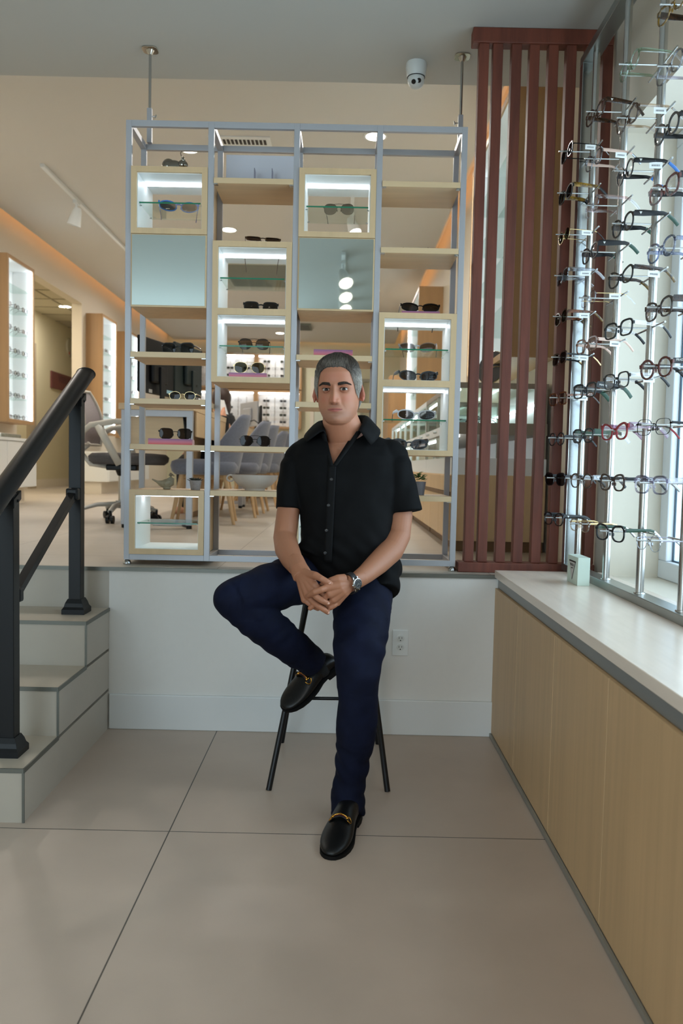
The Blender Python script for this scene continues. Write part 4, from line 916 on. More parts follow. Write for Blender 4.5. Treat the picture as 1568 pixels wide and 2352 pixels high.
# monitors on the near desk
m_mb = mat('monitor_black',(18,18,20),.5,spec=.2); m_mt = mat('monitor_dark_green',(34,44,44),.5,spec=.2)
def monitor(cx,cy,rz,wd,ht,z0,m,label,back=True,cat='monitor'):
    t = T('monitor',label,cat,(cx,cy,1.578),rz)
    MB().bx(-wd/2,wd/2,-.012,.012,z0-1.578,z0-1.578+ht).out('screen_housing', m, t, local=True, bevel=.008)
    MB().bx(-wd*.22,wd*.22,.012,.045,z0-1.578+ht*.2,z0-1.578+ht*.75).out('rear_bulge', m, t, local=True, bevel=.015)
    MB().bx(-wd/2+.015,wd/2-.015,-.0135,-.0118,z0-1.578+.015,z0-1.578+ht-.015).out('screen', mat('screen_off',(24,26,30),.15), t, local=True)
    MB().bx(-.03,.03,.045,.06,.01,z0-1.578+ht*.5).bx(-.10,.10,-.06,.11,0,.012).out('stand', m, t, local=True, bevel=.004)
    return t
# back faces camera: local +Y towards the viewer -> rotate by pi-ish
m1 = monitor(-1.395,5.85,-1.82,.53,.40,1.672,m_mb,'black monitor seen from behind on the near desk, left half')
MB().bx(-.26,-.20,.0122,.0134,.36,.385).out('asset_tag', m_white, m1, local=True); MB().bx(-.25,-.15,.0122,.0134,.12,.145).out('blue_sticker', mat('sticker_blue',(150,196,220),.5), m1, local=True); MB().bx(.08,.13,.0122,.0134,.10,.125).out('grey_sticker', mat('sticker_grey',(170,170,170),.5), m1, local=True)
monitor(-1.262,6.37,-1.80,.52,.395,1.715,m_mt,'dark green-black monitor seen from behind on the near desk, right half')
monitor(-1.15,9.6,PI/2+.55,.50,.30,1.63,mat('silver_monitor',(150,152,156),.35),'silver-edged monitor on the far desk seen beside the chairs')
monitor(-1.10,10.3,PI/2+.2,.50,.30,1.63,m_mb,'black monitor on the far desk behind the silver one')
cb_ = MB().tube([(-1.115,5.50,1.53),(-1.10,5.505,1.40),(-1.08,5.51,1.20),(-1.085,5.52,1.0),(-1.08,5.53,.80),(-1.10,5.6,.722),(-1.2,5.8,.718)],.011,8).out('power_cable', m_black, smooth=True); tag(cb_,'thick black cable running down the near end of the desk to the floor','cable')
t = T('power_strip','white power strip lying on the raised floor under the near desk','power strip',(-1.25,5.75,SZ)); MB().bx(-1.38,-1.15,5.70,5.76,SZ,SZ+.03).out('housing', m_white, t, bevel=.006); MB().tube([(-1.38,5.73,SZ+.015),(-1.46,5.75,SZ+.01),(-1.48,5.9,SZ+.06),(-1.48,6.0,SZ+.2)],.005,8).out('cord', m_black, t, smooth=True)
lp = T('desk_lamp','slim black arched desk lamp on the far desk','lamp',(-1.10,9.0,1.578)); MB().cyl((-1.10,9.0,1.578),(-1.10,9.0,1.592),.05).out('base', m_black, lp, smooth='auto'); MB().tube([(-1.10,9.0,1.59),(-1.09,9.0,1.66),(-1.02,9.0,1.68),(-.95,9.0,1.63),(-.93,9.0,1.56)],.006,8).out('arm', m_black, lp, smooth=True); MB().lathe((-.93,9.0,1.56),[(.012,.01),(.03,-.015),(.026,-.015)],16).out('lamp_head', m_black, lp, smooth='auto')
# far wall display boards
fx = (-3.28,-2.75,-1.82,-.88); rows_ = ((2.735,3.47,'upper'),(1.925,2.715,'lower')); e=.045
for r,(z0,z1,rn) in enumerate(rows_):
    for c_ in range(3):
        x0,x1 = fx[c_],fx[c_+1]; cn = ('left','middle','right')[c_]
        t = T('wall_display_board','lit oak-framed display board on the far wall, '+rn+' row, '+cn,'display board',((x0+x1)/2,FARY-.1,z0),group='lit display boards on the far wall')
        MB().bx(x0,x0+e,FARY-.22,FARY,z0,z1).bx(x1-e,x1,FARY-.22,FARY,z0,z1).bx(x0+e,x1-e,FARY-.22,FARY,z0,z0+e).bx(x0+e,x1-e,FARY-.22,FARY,z1-e,z1).out('board_frame', m_amber, t)
        MB().bx(x0+e,x1-e,FARY-.03,FARY-.01,z0+e,z1-e).out('back_panel', m_wlit, t)
        MB().bx(x0+e+.01,x1-e-.01,FARY-.20,FARY-.17,z1-e-.03,z1-e-.005).out('led_strip', m_led, t)
        nc = 2 if x1-x0<.7 else 4
        for q in range(nc):
            xx = x0+.12+(x1-x0-.24)*(q+.5)/nc; rod = MB().cyl((xx,FARY-.07,z0+e+.04),(xx,FARY-.07,z1-.14),.006,seg=8).out('rod', m_steel, t)
            for k in range(4):
                if q%2==0 or k<3:
                    dk = (c_+q)%2==0; tiny(random.choice((4,5)) if dk else 2,(xx,FARY-.10,z0+e+.10+k*.145),0,('dark sunglasses' if dk else 'pale eyeglasses')+' on the '+rn+' '+cn+' far wall board, rod '+('one','two','three','four')[q]+', '+('lowest','second','third','top')[k]+' row','spectacles on the far wall boards')
# far wall door and panels
S(MB().bx(-.62,.12,FARY-.04,FARY,SZ,2.95).out('door_1', mat('sage_door',(206,212,196),.5), bevel=.01))
S(MB().bx(-.70,-.62,FARY-.06,FARY,SZ,3.02).bx(.12,.20,FARY-.06,FARY,SZ,3.02).bx(-.62,.12,FARY-.06,FARY,2.95,3.02).out('trim_2', m_wallw))
S(MB().bx(.34,.40,FARY-.08,FARY,SZ,3.0).bx(.60,.66,FARY-.08,FARY,SZ,3.0).bx(.40,.60,FARY-.08,FARY,2.94,3.0).out('trim_3', mat('grey_green_trim',(160,160,144),.5)))
# ============================================================ THE SEATED MAN AND HIS STOOL
P = lambda x,y,Y: un(x,y,Y=Y)
m_bk2 = mat('stool_black_metal',(22,22,24),.4,metal=.3)
sl = T('bar_stool','black metal bar stool with four splayed legs under the seated man','stool',(-.03,3.0,0))
SEATZ = .735
MB().lathe((-.02,3.03,SEATZ-.035),[(.14,0),(.165,.006),(.172,.018),(.165,.03),(.14,.035)],36).out('seat', mat('stool_seat_black',(20,20,20),.55), sl, smooth='auto')
FT_ = [(-.241,2.765),(.188,2.775),(.175,3.262),(-.232,3.255)]; TP_ = [(-.115,2.94),(.085,2.945),(.085,3.125),(-.125,3.125)]
def legp(i,z): 
    k = z/(SEATZ-.04); return Vector((FT_[i][0]+(TP_[i][0]-FT_[i][0])*k, FT_[i][1]+(TP_[i][1]-FT_[i][1])*k, z))
for i in range(4): MB().tube([legp(i,0),legp(i,SEATZ-.036)],.0105,14).out('leg', m_bk2, sl, smooth='auto')
for a,b in ((0,1),(3,2)): MB().tube([legp(a,.315),legp(b,.315)],.0065,10).out('footrest_bar', m_bk2, sl, smooth='auto')
for a,b in ((0,3),(1,2)): MB().tube([legp(a,.312),legp(b,.318)],[(.018,.008)]*2,12,ref=(0,0,1)).out('side_rail', m_bk2, sl, smooth='auto')

def remesh(objs, voxel, smooth_it=4, fac=.5):
    """fuse loose closed shapes into one continuous skin"""
    bm = bmesh.new()
    for mb in objs:
        me = bpy.data.meshes.new('t'); bmesh.ops.recalc_face_normals(mb.bm, faces=mb.bm.faces); mb.bm.to_mesh(me); mb.bm.free(); bm.from_mesh(me); bpy.data.meshes.remove(me)
    me = bpy.data.meshes.new('fuse'); bm.to_mesh(me); bm.free(); o = bpy.data.objects.new('fuse', me); C.objects.link(o)
    m = o.modifiers.new('r','REMESH'); m.mode = 'VOXEL'; m.voxel_size = voxel; m.use_smooth_shade = True
    if smooth_it: q = o.modifiers.new('s','SMOOTH'); q.factor = fac; q.iterations = smooth_it
    dg = bpy.context.evaluated_depsgraph_get(); res = bpy.data.meshes.new_from_object(o.evaluated_get(dg)); bpy.data.objects.remove(o, do_unlink=True); return res
def co_of(me):
    a = np.empty(len(me.vertices)*3); me.vertices.foreach_get('co', a); return a.reshape(-1,3)
def set_co(me, a): me.vertices.foreach_set('co', a.ravel()); me.update()
def normals_of(me):
    a = np.empty(len(me.vertices)*3); me.vertices.foreach_get('normal', a); return a.reshape(-1,3)
def mobj(me, name, m, parent):
    me.name = name; me.materials.clear(); me.materials.append(m)
    for p in me.polygons: p.use_smooth = True
    if parent is not None: me.transform(wm(parent).inverted())
    o = bpy.data.objects.new(name, me); C.objects.link(o); o.parent = parent; return o
man = T('person','person in a black shirt, dark jeans and loafers seated on the bar stool, hands clasped','person',(0,2.95,0))
# ---- head built around its own axes, then turned
HC = P(777,897,2.80); HR = Matrix.Rotation(math.radians(-9),4,'Z')@Matrix.Rotation(math.radians(-2.0),4,'Y')@Matrix.Rotation(math.radians(3),4,'X')
HM = Matrix.Translation(HC)@HR
G = lambda x,z,x0,z0,sx,sz: math.exp(-((x-x0)/sx)**2-((z-z0)/sz)**2)
prof = [(-.121,.020,.052,.00),(-.117,.033,.077,.01),(-.108,.045,.086,.02),(-.095,.055,.088,.035),(-.078,.063,.087,.055),(-.060,.0695,.086,.070),(-.040,.0715,.086,.083),(-.020,.071,.087,.093),(0,.0725,.087,.100),(.02,.0735,.089,.104),(.04,.0735,.090,.105),(.06,.071,.087,.101),(.08,.063,.076,.088),(.096,.050,.058,.068),(.107,.034,.038,.045),(.114,.012,.013,.015)]
pz = np.array([p[0] for p in prof])
def pv(z,k): return float(np.interp(z,pz,[p[k] for p in prof]))
def face_push(x,z):
    ax = abs(x); d = 0
    # nose
    if -.056<z<.022:
        t = (0.016-z)/.058; t = max(0,min(1,t)); pr = .005+.0245*t**1.1; sx = .0064+.0058*t
        tail = 1 if z>-.043 else max(0,1-((-.043-z)/.011))**.8
        d += pr*math.exp(-(x/sx)**2)*tail*(1 if z<.012 else max(0,1-(z-.012)/.01))
        d += .0115*G(ax,z,.0145,-.0405,.0052,.0066)-.004*G(ax,z,.0205,-.040,.003,.008)
    d -= .0120*G(ax,z,.031,.000,.0160,.0110); d -= .004*G(ax,z,.019,.003,.008,.012)
    d += .0058*G(ax,z,.030,.0190,.022,.0060)+.002*G(x,z,0,.02,.012,.01)
    d += .0038*G(ax,z,.042,-.030,.018,.016)
    d += .0060*G(x,z,0,-.068,.026,.017)
    d += .0022*G(x,z,0,-.0648,.018,.0030)+.0028*G(x,z,0,-.0735,.016,.0036)-.0036*G(x,z,0,-.0690,.023,.0020)
    d -= .0030*G(x,z,0,-.084,.018,.004)-.0060*G(x,z,0,-.100,.017,.011)
    d -= .0016*G(ax,z,.030-(z+.06)*.5,-.055,.004,.014) if -.075<z<-.035 else 0
    d -= .0012*G(x,z,0,-.054,.003,.005)
    d -= .002*G(ax,z,.060,.035,.012,.02)
    return d
def head_surf(th, z, off=0):
    """th 0 = front"""
    w_, f_, b_ = pv(z,1), pv(z,2), pv(z,3); c, s = math.cos(th), math.sin(th)
    e = 2.25; 
    q = (abs(c)**e+abs(s)**e)**(-1/e)
    x = (w_+off)*s*q; dep = f_ if c>0 else b_
    y = -(dep+off)*c*q if c>0 else -(dep+off)*c*q
    if c>0: y -= face_push(x,z)*min(1,c*2.2)
    return Vector((x,y,z))
hm_ = MB(); nT, nZ = 150, 150
zs = [-.121+.235*(i/(nZ-1)) for i in range(nZ)]
hm_.loft([[HM@head_surf(2*PI*k/nT,z) for k in range(nT)] for z in zs])
ears = MB()
for s in (-1,1):
    cx = s*.0735; rings=[]
    E_ = Matrix.Translation((cx+s*.0018,.008,-.010))@Matrix.Rotation(s*math.radians(36),4,'Z')@Matrix.Rotation(s*math.radians(-6),4,'Y')@Matrix.Scale(1.08,4)@Matrix.Rotation(math.radians(-12),4,'X')
    pts = []
    for k in range(19):
        a = math.radians(-60+k*17); rr_=(.0165,.030); zz = math.sin(a)*rr_[1]*(1 if math.sin(a)>0 else 1.05)+.004; yy = -math.cos(a)*rr_[0]*(1 if zz>-.012 else .72)+.003
        pts.append(HM@(E_@Vector((s*.006,yy,zz))))
    ears.tube(pts,[.0042+.0016*(i<3)+.0012*(i>15) for i in range(19)],10)
    ears.ball(HM@(E_@Vector((s*.0015,.003,.004))),(.0052,.0140,.0262),14,10,(HR@E_.to_3x3().to_4x4()).to_3x3().normalized())
    ears.ball(HM@(E_@Vector((s*.002,-.008,-.024))),(.0045,.006,.008),12,8)
    ears.ball(HM@(E_@Vector((s*.004,-.010,.000))),(.004,.004,.007),10,8)
# ---- neck, chest, arms
tor = MB()
NB = P(792,1008,2.865)
tor.tube([HM@Vector((0,.022,-.045)),HM@Vector((0,.024,-.10)),Vector((NB.x+.002,2.868,1.285)),Vector((.010,2.875,1.245)),Vector((.012,2.88,1.19))],[(.058,.060),(.064,.062),(.072,.066),(.088,.072),(.11,.085)],40,ref=(1,0,0))
def tring(z,cx,cy,a,b,e=2.4,n=56):
    return [Vector((cx+math.copysign(abs(math.cos(t))**(2/e),math.cos(t))*a, cy+math.copysign(abs(math.sin(t))**(2/e),math.sin(t))*b, z)) for t in np.linspace(0,2*PI,n,endpoint=False)]
tor.loft([tring(1.262,.012,2.885,.075,.055),tring(1.235,.013,2.882,.13,.075),tring(1.20,.015,2.878,.17,.092),tring(1.14,.018,2.872,.175,.106),tring(1.05,.02,2.865,.165,.113),tring(.95,.024,2.862,.15,.118),tring(.88,.028,2.87,.145,.12)])
RAp = [(P(692,1055,2.88),.042),(P(670,1120,2.85),.041),(P(661,1180,2.82),.0415),(P(654,1235,2.775),.0415),(P(659,1262,2.72),.0425),(P(670,1285,2.655),.037),(P(682,1303,2.60),.030)]
LAp = [(P(900,1060,2.88),.046),(P(914,1130,2.87),.046),(P(917,1185,2.85),.0475),(P(914,1232,2.815),.044),(P(898,1264,2.76),.044),(P(868,1293,2.68),.0395),(P(840,1318,2.60),.032),(P(818,1334,2.555),.0275)]
arm = MB()
for A in (RAp,LAp): arm.tube([a for a,_ in A],[r for _,r in A],28)
# ---- hands: crop pixel -> photo pixel -> place
def hp(cx,cy,d=0): return un(640+.14031*cx, 1260+.14031*cy, Y=2.50+d)
hand = MB()
def chain(mb, pts, r): mb.tube([hp(*p) for p in pts], r, 14); e=hp(*pts[-1]); mb.ball(e,r[-1],14,10)
# his right hand (left in the picture)
wr = [(330,300,.085),(360,400,.055),(430,520,.025)]
hand.tube([hp(265,175,.125),hp(330,330,.07),hp(385,440,.04)],[(.028,.024),(.030,.024),(.033,.021)],20,ref=(1,-.2,.4))
for (mx,my,md),r in (((585,600,-.005),.0135),((540,690,-.005),.0135),((478,770,.0),.013),((425,835,.012),.0125)):
    hand.tube([hp(345,350,.06),hp((345+mx)/2+5,(350+my)/2,.025+md*.5),hp(mx,my,md)],[.021,.018,r],14); hand.ball(hp(mx,my,md),r*1.02,14,10)
chain(hand,[(400,400,.04),(520,430,.010),(600,440,-.012)],[.017,.0145,.0125])
chain(hand,[(600,440,-.012),(700,495,-.028),(790,545,-.030),(835,562,-.028)],[.0125,.0108,.0100,.0082])
chain(hand,[(585,600,-.005),(680,690,-.018),(760,790,-.002),(800,850,.012)],[.0115,.0105,.0095,.0085])
chain(hand,[(540,690,-.005),(615,790,-.030),(720,860,-.034),(800,895,-.024)],[.0112,.0108,.0098,.0086])
chain(hand,[(478,770,.0),(560,870,-.012),(660,950,-.024),(745,1005,-.022),(800,1045,-.014)],[.0108,.0102,.0096,.0090,.0078])
chain(hand,[(425,835,.012),(500,900,.006),(590,960,.006),(640,985,.010)],[.0100,.0094,.0086,.0078])
# his left hand (right in the picture)
hand.tube([hp(1360,485,.068),hp(1220,555,.035),hp(1120,590,.015)],[(.027,.0225),(.029,.022),(.032,.021)],20,ref=(.3,0,1))
for (mx,my,md),r in (((790,640,-.026),.0135),((840,745,-.022),.0138),((900,830,-.012),.0132),((955,880,.004),.0125)):
    hand.tube([hp(1170,585,.02),hp((1150+mx)/2,(575+my)/2,-.002+md*.5),hp(mx,my,md)],[.021,.0185,r],14); hand.ball(hp(mx,my,md),r*1.03,14,10)
chain(hand,[(1080,500,.01),(960,500,-.004),(860,530,-.006),(760,575,.004),(700,600,.014)],[.0175,.015,.0125,.011,.009])
chain(hand,[(790,640,-.026),(690,675,-.042),(585,710,-.040),(520,745,-.026),(478,772,-.016)],[.0118,.0108,.0105,.0094,.0082])
chain(hand,[(840,745,-.022),(740,800,-.014),(640,880,-.008),(565,935,-.012),(515,975,-.010)],[.0112,.0102,.0098,.0092,.0084])
chain(hand,[(900,830,-.012),(830,890,-.008),(760,930,.004),(700,930,.014)],[.0110,.0100,.0092,.0084])
chain(hand,[(955,880,.004),(900,930,-.006),(850,965,-.006),(815,975,.0)],[.0108,.0100,.0092,.0084])
body_me = remesh([hm_,ears,tor,arm,hand], .0021, 5, .5)
# lids and lips join the same skin
lid = MB(); ER = .0122; EYES = []; LASH = []
for s in (-1,1):
    ec = Vector((s*.0310,-.0715,.000)); EYES.append(ec)
    for up in (1,-1):
        rings=[]
        for j in range(7):
            el = (math.radians(25+j*10) if up>0 else math.radians(-20-j*10.5)); row=[]
            for i in range(25):
                az = math.radians(-78+156*i/24); gap = el*(math.cos(az)**.55 if j==0 else 1-(1-math.cos(az)**.55)*(1-j/6))
                R_ = ER+.0012; row.append(HM@(ec+Vector((math.sin(az)*math.cos(gap)*R_*1.12,-math.cos(az)*math.cos(gap)*R_,math.sin(gap)*R_))))
            rings.append(row)
        lid.loft(rings,cap=False,close=False)
        lid.tube(rings[0],.0007,6)
        if up>0: LASH.append([p for p in rings[0]])
tm = bpy.data.meshes.new('t'); lid.bm.to_mesh(tm); lid.bm.free(); b2 = bmesh.new(); b2.from_mesh(body_me); b2.from_mesh(tm); b2.to_mesh(body_me); b2.free()
# skin tone by place (lips, ears, beard, cheeks), painted shade at mouth and nostrils
co = co_of(body_me); HI = np.array(HM.inverted()); loc = co@HI[:3,:3].T+HI[:3,3]
lx, ly, lz = loc[:,0],loc[:,1],loc[:,2]; ax = np.abs(lx); front = (ly<-.03)&(lz>-.13)&(lz<.12)&(ax<.09)
gz = lambda x,x0,s: np.exp(-((x-x0)/s)**2)
base = np.array(lin(184,126,98)[:3]); armc = np.array(lin(166,112,84)[:3]); lip = np.array(lin(172,98,86)[:3]); red = np.array(lin(192,112,92)[:3]); beard = np.array(lin(146,112,96)[:3])
col = np.tile(base,(len(co),1)); hd = np.exp(-np.maximum(0,(1.28-co[:,2])/.08)); hd = np.clip(hd,0,1)[:,None]; col = armc*(1-hd)+base*hd
def mixin(c, wgt):
    global col
    wgt = np.clip(wgt,0,1)[:,None]; col = col*(1-wgt)+c*wgt
mixin(beard, front*(.6*gz(lx,0,.055)*gz(lz,-.088,.022)+.5*gz(lx,0,.022)*gz(lz,-.056,.007)))
mixin(red, front*(.5*gz(ax,.040,.018)*gz(lz,-.03,.014)+.45*gz(lx,0,.013)*gz(lz,-.036,.013)+.3*gz(lx,0,.05)*gz(lz,.045,.02)))
mixin(red, ((ax>.074)&(lz>-.06)&(lz<.04)&(ly>-.03)&(ly<.06))*.75)
lw_ = .0262; inl = front&(ax<lw_)&(ly<-.07); top_ = -.0637-.0042*(ax/lw_)**2-.0008*np.exp(-(lx/.004)**2); bot_ = -.0768+.0075*(ax/lw_)**2
mixin(lip, inl*np.clip((top_-lz)/.0015+.5,0,1)*np.clip((lz-bot_)/.0020+.5,0,1))
mixin(np.array(lin(98,48,46)[:3]), inl*np.exp(-((lz+.0690-.0008*np.cos(lx/.006))/.0011)**2)*.85)  # shade of the groove between the lips, painted as a dark line
mixin(np.array(lin(110,66,54)[:3]), front*.9*gz(ax,.0085,.0035)*gz(lz,-.0495,.0022)*(ly<-.09))  # shade inside the nostrils painted as dark spots
mixin(np.array(lin(146,92,74)[:3]), front*.55*gz(ax,.031,.017)*gz(lz,-.003,.011))  # darker tone around the eye sockets
ca = body_me.color_attributes.new('tone','FLOAT_COLOR','POINT'); buf = np.ones((len(co),4)); buf[:,:3] = col; ca.data.foreach_set('color', buf.ravel())
m_skin = mat('skin',(186,134,108),.5,attr='tone',spec=.4); 
m_skin.node_tree.nodes['Principled BSDF'].inputs['Subsurface Weight'].default_value = .12; m_skin.node_tree.nodes['Principled BSDF'].inputs['Subsurface Radius'].default_value = (.012,.004,.002)
bd = mobj(body_me,'body',m_skin,man)
# eyes
m_eye = mat('eye_white',(190,178,168),.3,spec=.4); m_iris = mat('iris_dark_brown',(34,20,14),.35,spec=.25); m_pup = mat('pupil',(6,6,6),.1)
gz_d = (Vector((0,0,CAM_H))-HC).normalized()
for ec in EYES:
    c = HM@ec; e_ = MB().ball(c,ER,28,20).out('eye', m_eye, man, smooth=True)
    d = (Vector((0,0,CAM_H))-c).normalized(); MB().lathe(c+d*(ER-.0018),[(.0062,0),(.0056,.0012),(.003,.0021),(0,.0024)],24,d).out('iris', m_iris, e_, smooth=True)
    MB().lathe(c+d*(ER+.00045),[(.0026,0),(.0018,.0003),(0,.0004)],16,d).out('pupil', m_pup, e_, smooth=True)
# ---- hair: scalp cap with locks, eyebrows
m_hair = mat('hair_strands',(90,84,76),.55,attr='hair')
random.seed(5)
def hairline(th):
    return hairline0(th)+.0022*noise.noise(Vector((th*9,0,0)))+.0012*noise.noise(Vector((th*31,5,0)))
def hairline0(th):   # lowest hair height at angle th (0 front)
    a = abs(math.degrees(th)); return float(np.interp(a,[0,18,32,44,54,64,80,90,98,112,130,180],[.076,.077,.072,.058,.028,-.004,-.022,-.012,-.014,-.062,-.072,-.076]))
def hair_obj():
    bm = bmesh.new(); lay = bm.verts.layers.float_color.new('hair')
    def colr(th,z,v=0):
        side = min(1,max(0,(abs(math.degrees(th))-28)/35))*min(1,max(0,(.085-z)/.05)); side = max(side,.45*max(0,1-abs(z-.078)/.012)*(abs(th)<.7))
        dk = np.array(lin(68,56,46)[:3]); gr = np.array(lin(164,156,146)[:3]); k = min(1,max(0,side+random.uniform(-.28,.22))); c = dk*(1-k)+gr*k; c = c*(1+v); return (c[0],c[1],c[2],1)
    nT,nR = 110,46; grid=[]
    for i in range(nR):
        row=[]
        for k in range(nT):
            th = -PI+2*PI*k/nT; h0 = hairline(th); t = i/(nR-1); z = h0+(.1135-h0)*t
            thick = (.003+.0065*min(1,t*3.0))*(1 if abs(th)<2 else .9); thick = thick*min(1,.02+t*8)
            wave = noise.noise(Vector((math.sin(th)*3.2,math.cos(th)*3.2,z*38)))*.0030+noise.noise(Vector((math.sin(th)*12,math.cos(th)*12,z*30)))*.0020
            p = head_surf(th,z,0); n = Vector((p.x,p.y*.8,max(0,(z+.01))*1.1)).normalized(); p = p+n*(thick+wave*min(1,t*4))
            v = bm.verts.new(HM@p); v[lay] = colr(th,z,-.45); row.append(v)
        grid.append(row)
    for i in range(nR-1):
        for k in range(nT): bm.faces.new((grid[i][k],grid[i][(k+1)%nT],grid[i+1][(k+1)%nT],grid[i+1][k]))
    bm.faces.new(grid[-1])
    for _ in range(17000):
        th = random.uniform(-PI,PI); h0 = hairline(th); t = random.random()**1.5; z = h0-.0022*random.random()+(.112-h0)*t
        if abs(th)>2.3 and random.random()<.6: continue
        L_ = (.012+.024*min(1,max(0,(z-.03)/.06)))*random.uniform(.7,1.2)
        pts=[]; tilt = random.uniform(-.35,.35)
        for q in range(4):
            u_ = q/3; top = min(1,max(0,(z-.045)/.04)); zz = z+L_*u_*(.70*top-.75*(1-top)*(1 if abs(th)>.8 else -.6)); tt = th+(tilt+.30*top+.25*math.copysign(1,th)*(1-top)+.12*noise.noise(Vector((th*3,z*40,0))))*u_*L_*9*(.5+.5*(1-top))
            zz = min(.1135,zz); p = head_surf(tt,zz,0); n = Vector((p.x,p.y*.8,max(0,zz+.01)*1.1)).normalized()
            lift = (.0024+.0076*min(1,(zz-hairline(tt))*45 if zz>hairline(tt) else 0))+.0015*top+ .0045*math.sin(u_*PI)*top+random.uniform(0,.0010)+random.random()**4*.0035*top
            pts.append((HM@(p+n*lift),tt,zz))
        w_ = random.choice((.0003,.0004,.0005,.0008)); c0 = colr(th,z,random.uniform(-.45,.6)); pr=None
        for q,(p,tt,zz) in enumerate(pts):
            ww = w_*(1-.8*q/3); s = Vector((math.cos(tt),math.sin(tt),0)); s = (HR.to_3x3()@s); n2 = (p-HC).normalized()
            vs = [bm.verts.new(p+s*ww),bm.verts.new(p-s*ww),bm.verts.new(p+n2*ww*1.2)]
            for v in vs: v[lay]=c0
            if pr:
                for i in range(3): bm.faces.new((pr[i],pr[(i+1)%3],vs[(i+1)%3],vs[i]))
            pr = vs
    me = bpy.data.meshes.new('hair'); bm.to_mesh(me); bm.free(); return mobj(me,'hair',m_hair,man)
lb = MB()
for q in LASH: lb.tube([p+(p-HC).normalized()*.0008 for p in q],[.0003]+[.0009]*(len(q)-2)+[.0003],6)
lb.out('lash_line', mat('lash_dark',(30,20,16),.6), man, smooth=True)
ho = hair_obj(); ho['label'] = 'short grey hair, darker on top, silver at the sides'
m_brow = mat('eyebrow_dark',(56,44,36),.8)
for s in (-1,1):
    eb = MB()
    for _ in range(420):
        u_ = random.random(); x = s*(.0125+.041*u_); zc = .0165+.0050*math.sin(min(1,u_*1.25)*PI*.55)-.0085*max(0,u_-.66)**1.2*2.2; wd = .0052*(1-.6*u_**2)
        z = zc+random.uniform(-1,1)*wd; th = math.asin(max(-1,min(1,x/.078)))
        # find the skin at this x, z
        w_,f_ = pv(z,1),pv(z,2); yy = -f_*(1-(abs(x)/w_)**2.25)**(1/2.25)-face_push(x,z)
        p = Vector((x,yy-.0008,z)); d = Vector((s*.0045,.0006,.0022-.004*u_+random.uniform(-.001,.001)))
        a = HM@p; b_ = HM@(p+d+Vector((0,-.0006,0))); eb.tube([a,(a+b_)/2+Vector((0,-.0004,0)),b_],[.0004,.00035,.0001],4)
    eb.out('eyebrow', m_brow, man, smooth=True)
# nails
m_nail = mat('finger_nail',(206,158,138),.3,coat=.3)
for (cx,cy,d,ax_) in ((826,560,-.036,(1,.45)),(805,893,-.0325,(1,.35)),(806,1046,-.021,(1,.75))):
    c = hp(cx,cy,d+.0005); a = (hp(cx+ax_[0]*20,cy+ax_[1]*20,d)-hp(cx,cy,d)).normalized(); n = Vector((.1,-.9,.35)); n = (n-a*n.dot(a)).normalized(); b = a.cross(n)
    MB().ball(c,(.0055,.0042,.0012),14,8,Matrix((a,b,n)).transposed()).out('fingernail', m_nail, man, smooth=True)
# ---- shirt
def noise_disp(me, fn):
    co = co_of(me); no = normals_of(me)
    for i in range(len(co)): co[i] += no[i]*fn(co[i])
    set_co(me, co)
sh_ = MB()
sh_.loft([tring(1.300,.010,2.905,.082,.055),tring(1.288,.008,2.900,.115,.068),tring(1.270,.006,2.895,.155,.082),tring(1.246,.005,2.890,.188,.098),tring(1.210,.006,2.884,.205,.114),tring(1.15,.010,2.876,.200,.126),tring(1.08,.014,2.868,.188,.134),tring(1.00,.020,2.862,.172,.140),tring(.93,.024,2.862,.168,.148),tring(.87,.030,2.868,.178,.156),tring(.82,.036,2.878,.188,.160),tring(.775,.038,2.885,.190,.160)])
sh_.ball(P(689,1052,2.885),(.056,.066,.060),28,18)
sh_.tube([P(692,1050,2.885),P(678,1078,2.875),P(667,1122,2.85),P(663,1171,2.83)],[(.046,.056),(.058,.066),(.051,.060),(.0495,.058)],36,ref=(1,0,0))
sh_.ball(P(897,1048,2.885),(.062,.070,.062),28,18)
sh_.tube([P(893,1044,2.885),P(908,1075,2.875),P(919,1125,2.86),P(926,1177,2.85)],[(.05,.06),(.064,.072),(.062,.068),(.069,.068)],36,ref=(1,0,0))
# loose tail hanging over the hips
sh_.tube([P(868,1250,2.86),P(880,1310,2.84),P(878,1362,2.80)],[(.05,.10),(.060,.11),(.062,.10)],30,ref=(1,0,0))
sh_.tube([P(740,1250,2.80),P(722,1283,2.78)],[(.07,.06),(.075,.05)],30,ref=(1,0,0))
sme = remesh([sh_], .0045, 10, .5)
AX = P(765,1066,2.76); AL = P(744,985,2.79); AR = P(819,980,2.79)
def fold(p):
    x,y,z = p; v = Vector((x*9,y*6,z*9)); f = noise.noise(v)*.0045+noise.noise(v*2.2)*.0022
    # diagonal drag lines from the shoulders and creases at the waist
    f += .0022*math.sin((z*1.0+x*.9)*95+4*noise.noise(v*.6))*max(0,min(1,(1.0-z)/.12))
    f += .0022*math.sin((z*.5-abs(x)*1.0)*70+3*noise.noise(v*.5))*max(0,min(1,(z-1.0)/.1))*max(0,min(1,(abs(x)-.07)/.08))
    return f
noise_disp(sme, fold)
bm = bmesh.new(); bm.from_mesh(sme)
def inV(p):
    if p.y>2.86: return False
    if p.z<AX.z: return False
    return AX.x+(AL.x-AX.x)*(p.z-AX.z)/(AL.z-AX.z) < p.x < AX.x+(AR.x-AX.x)*(p.z-AX.z)/(AR.z-AX.z)
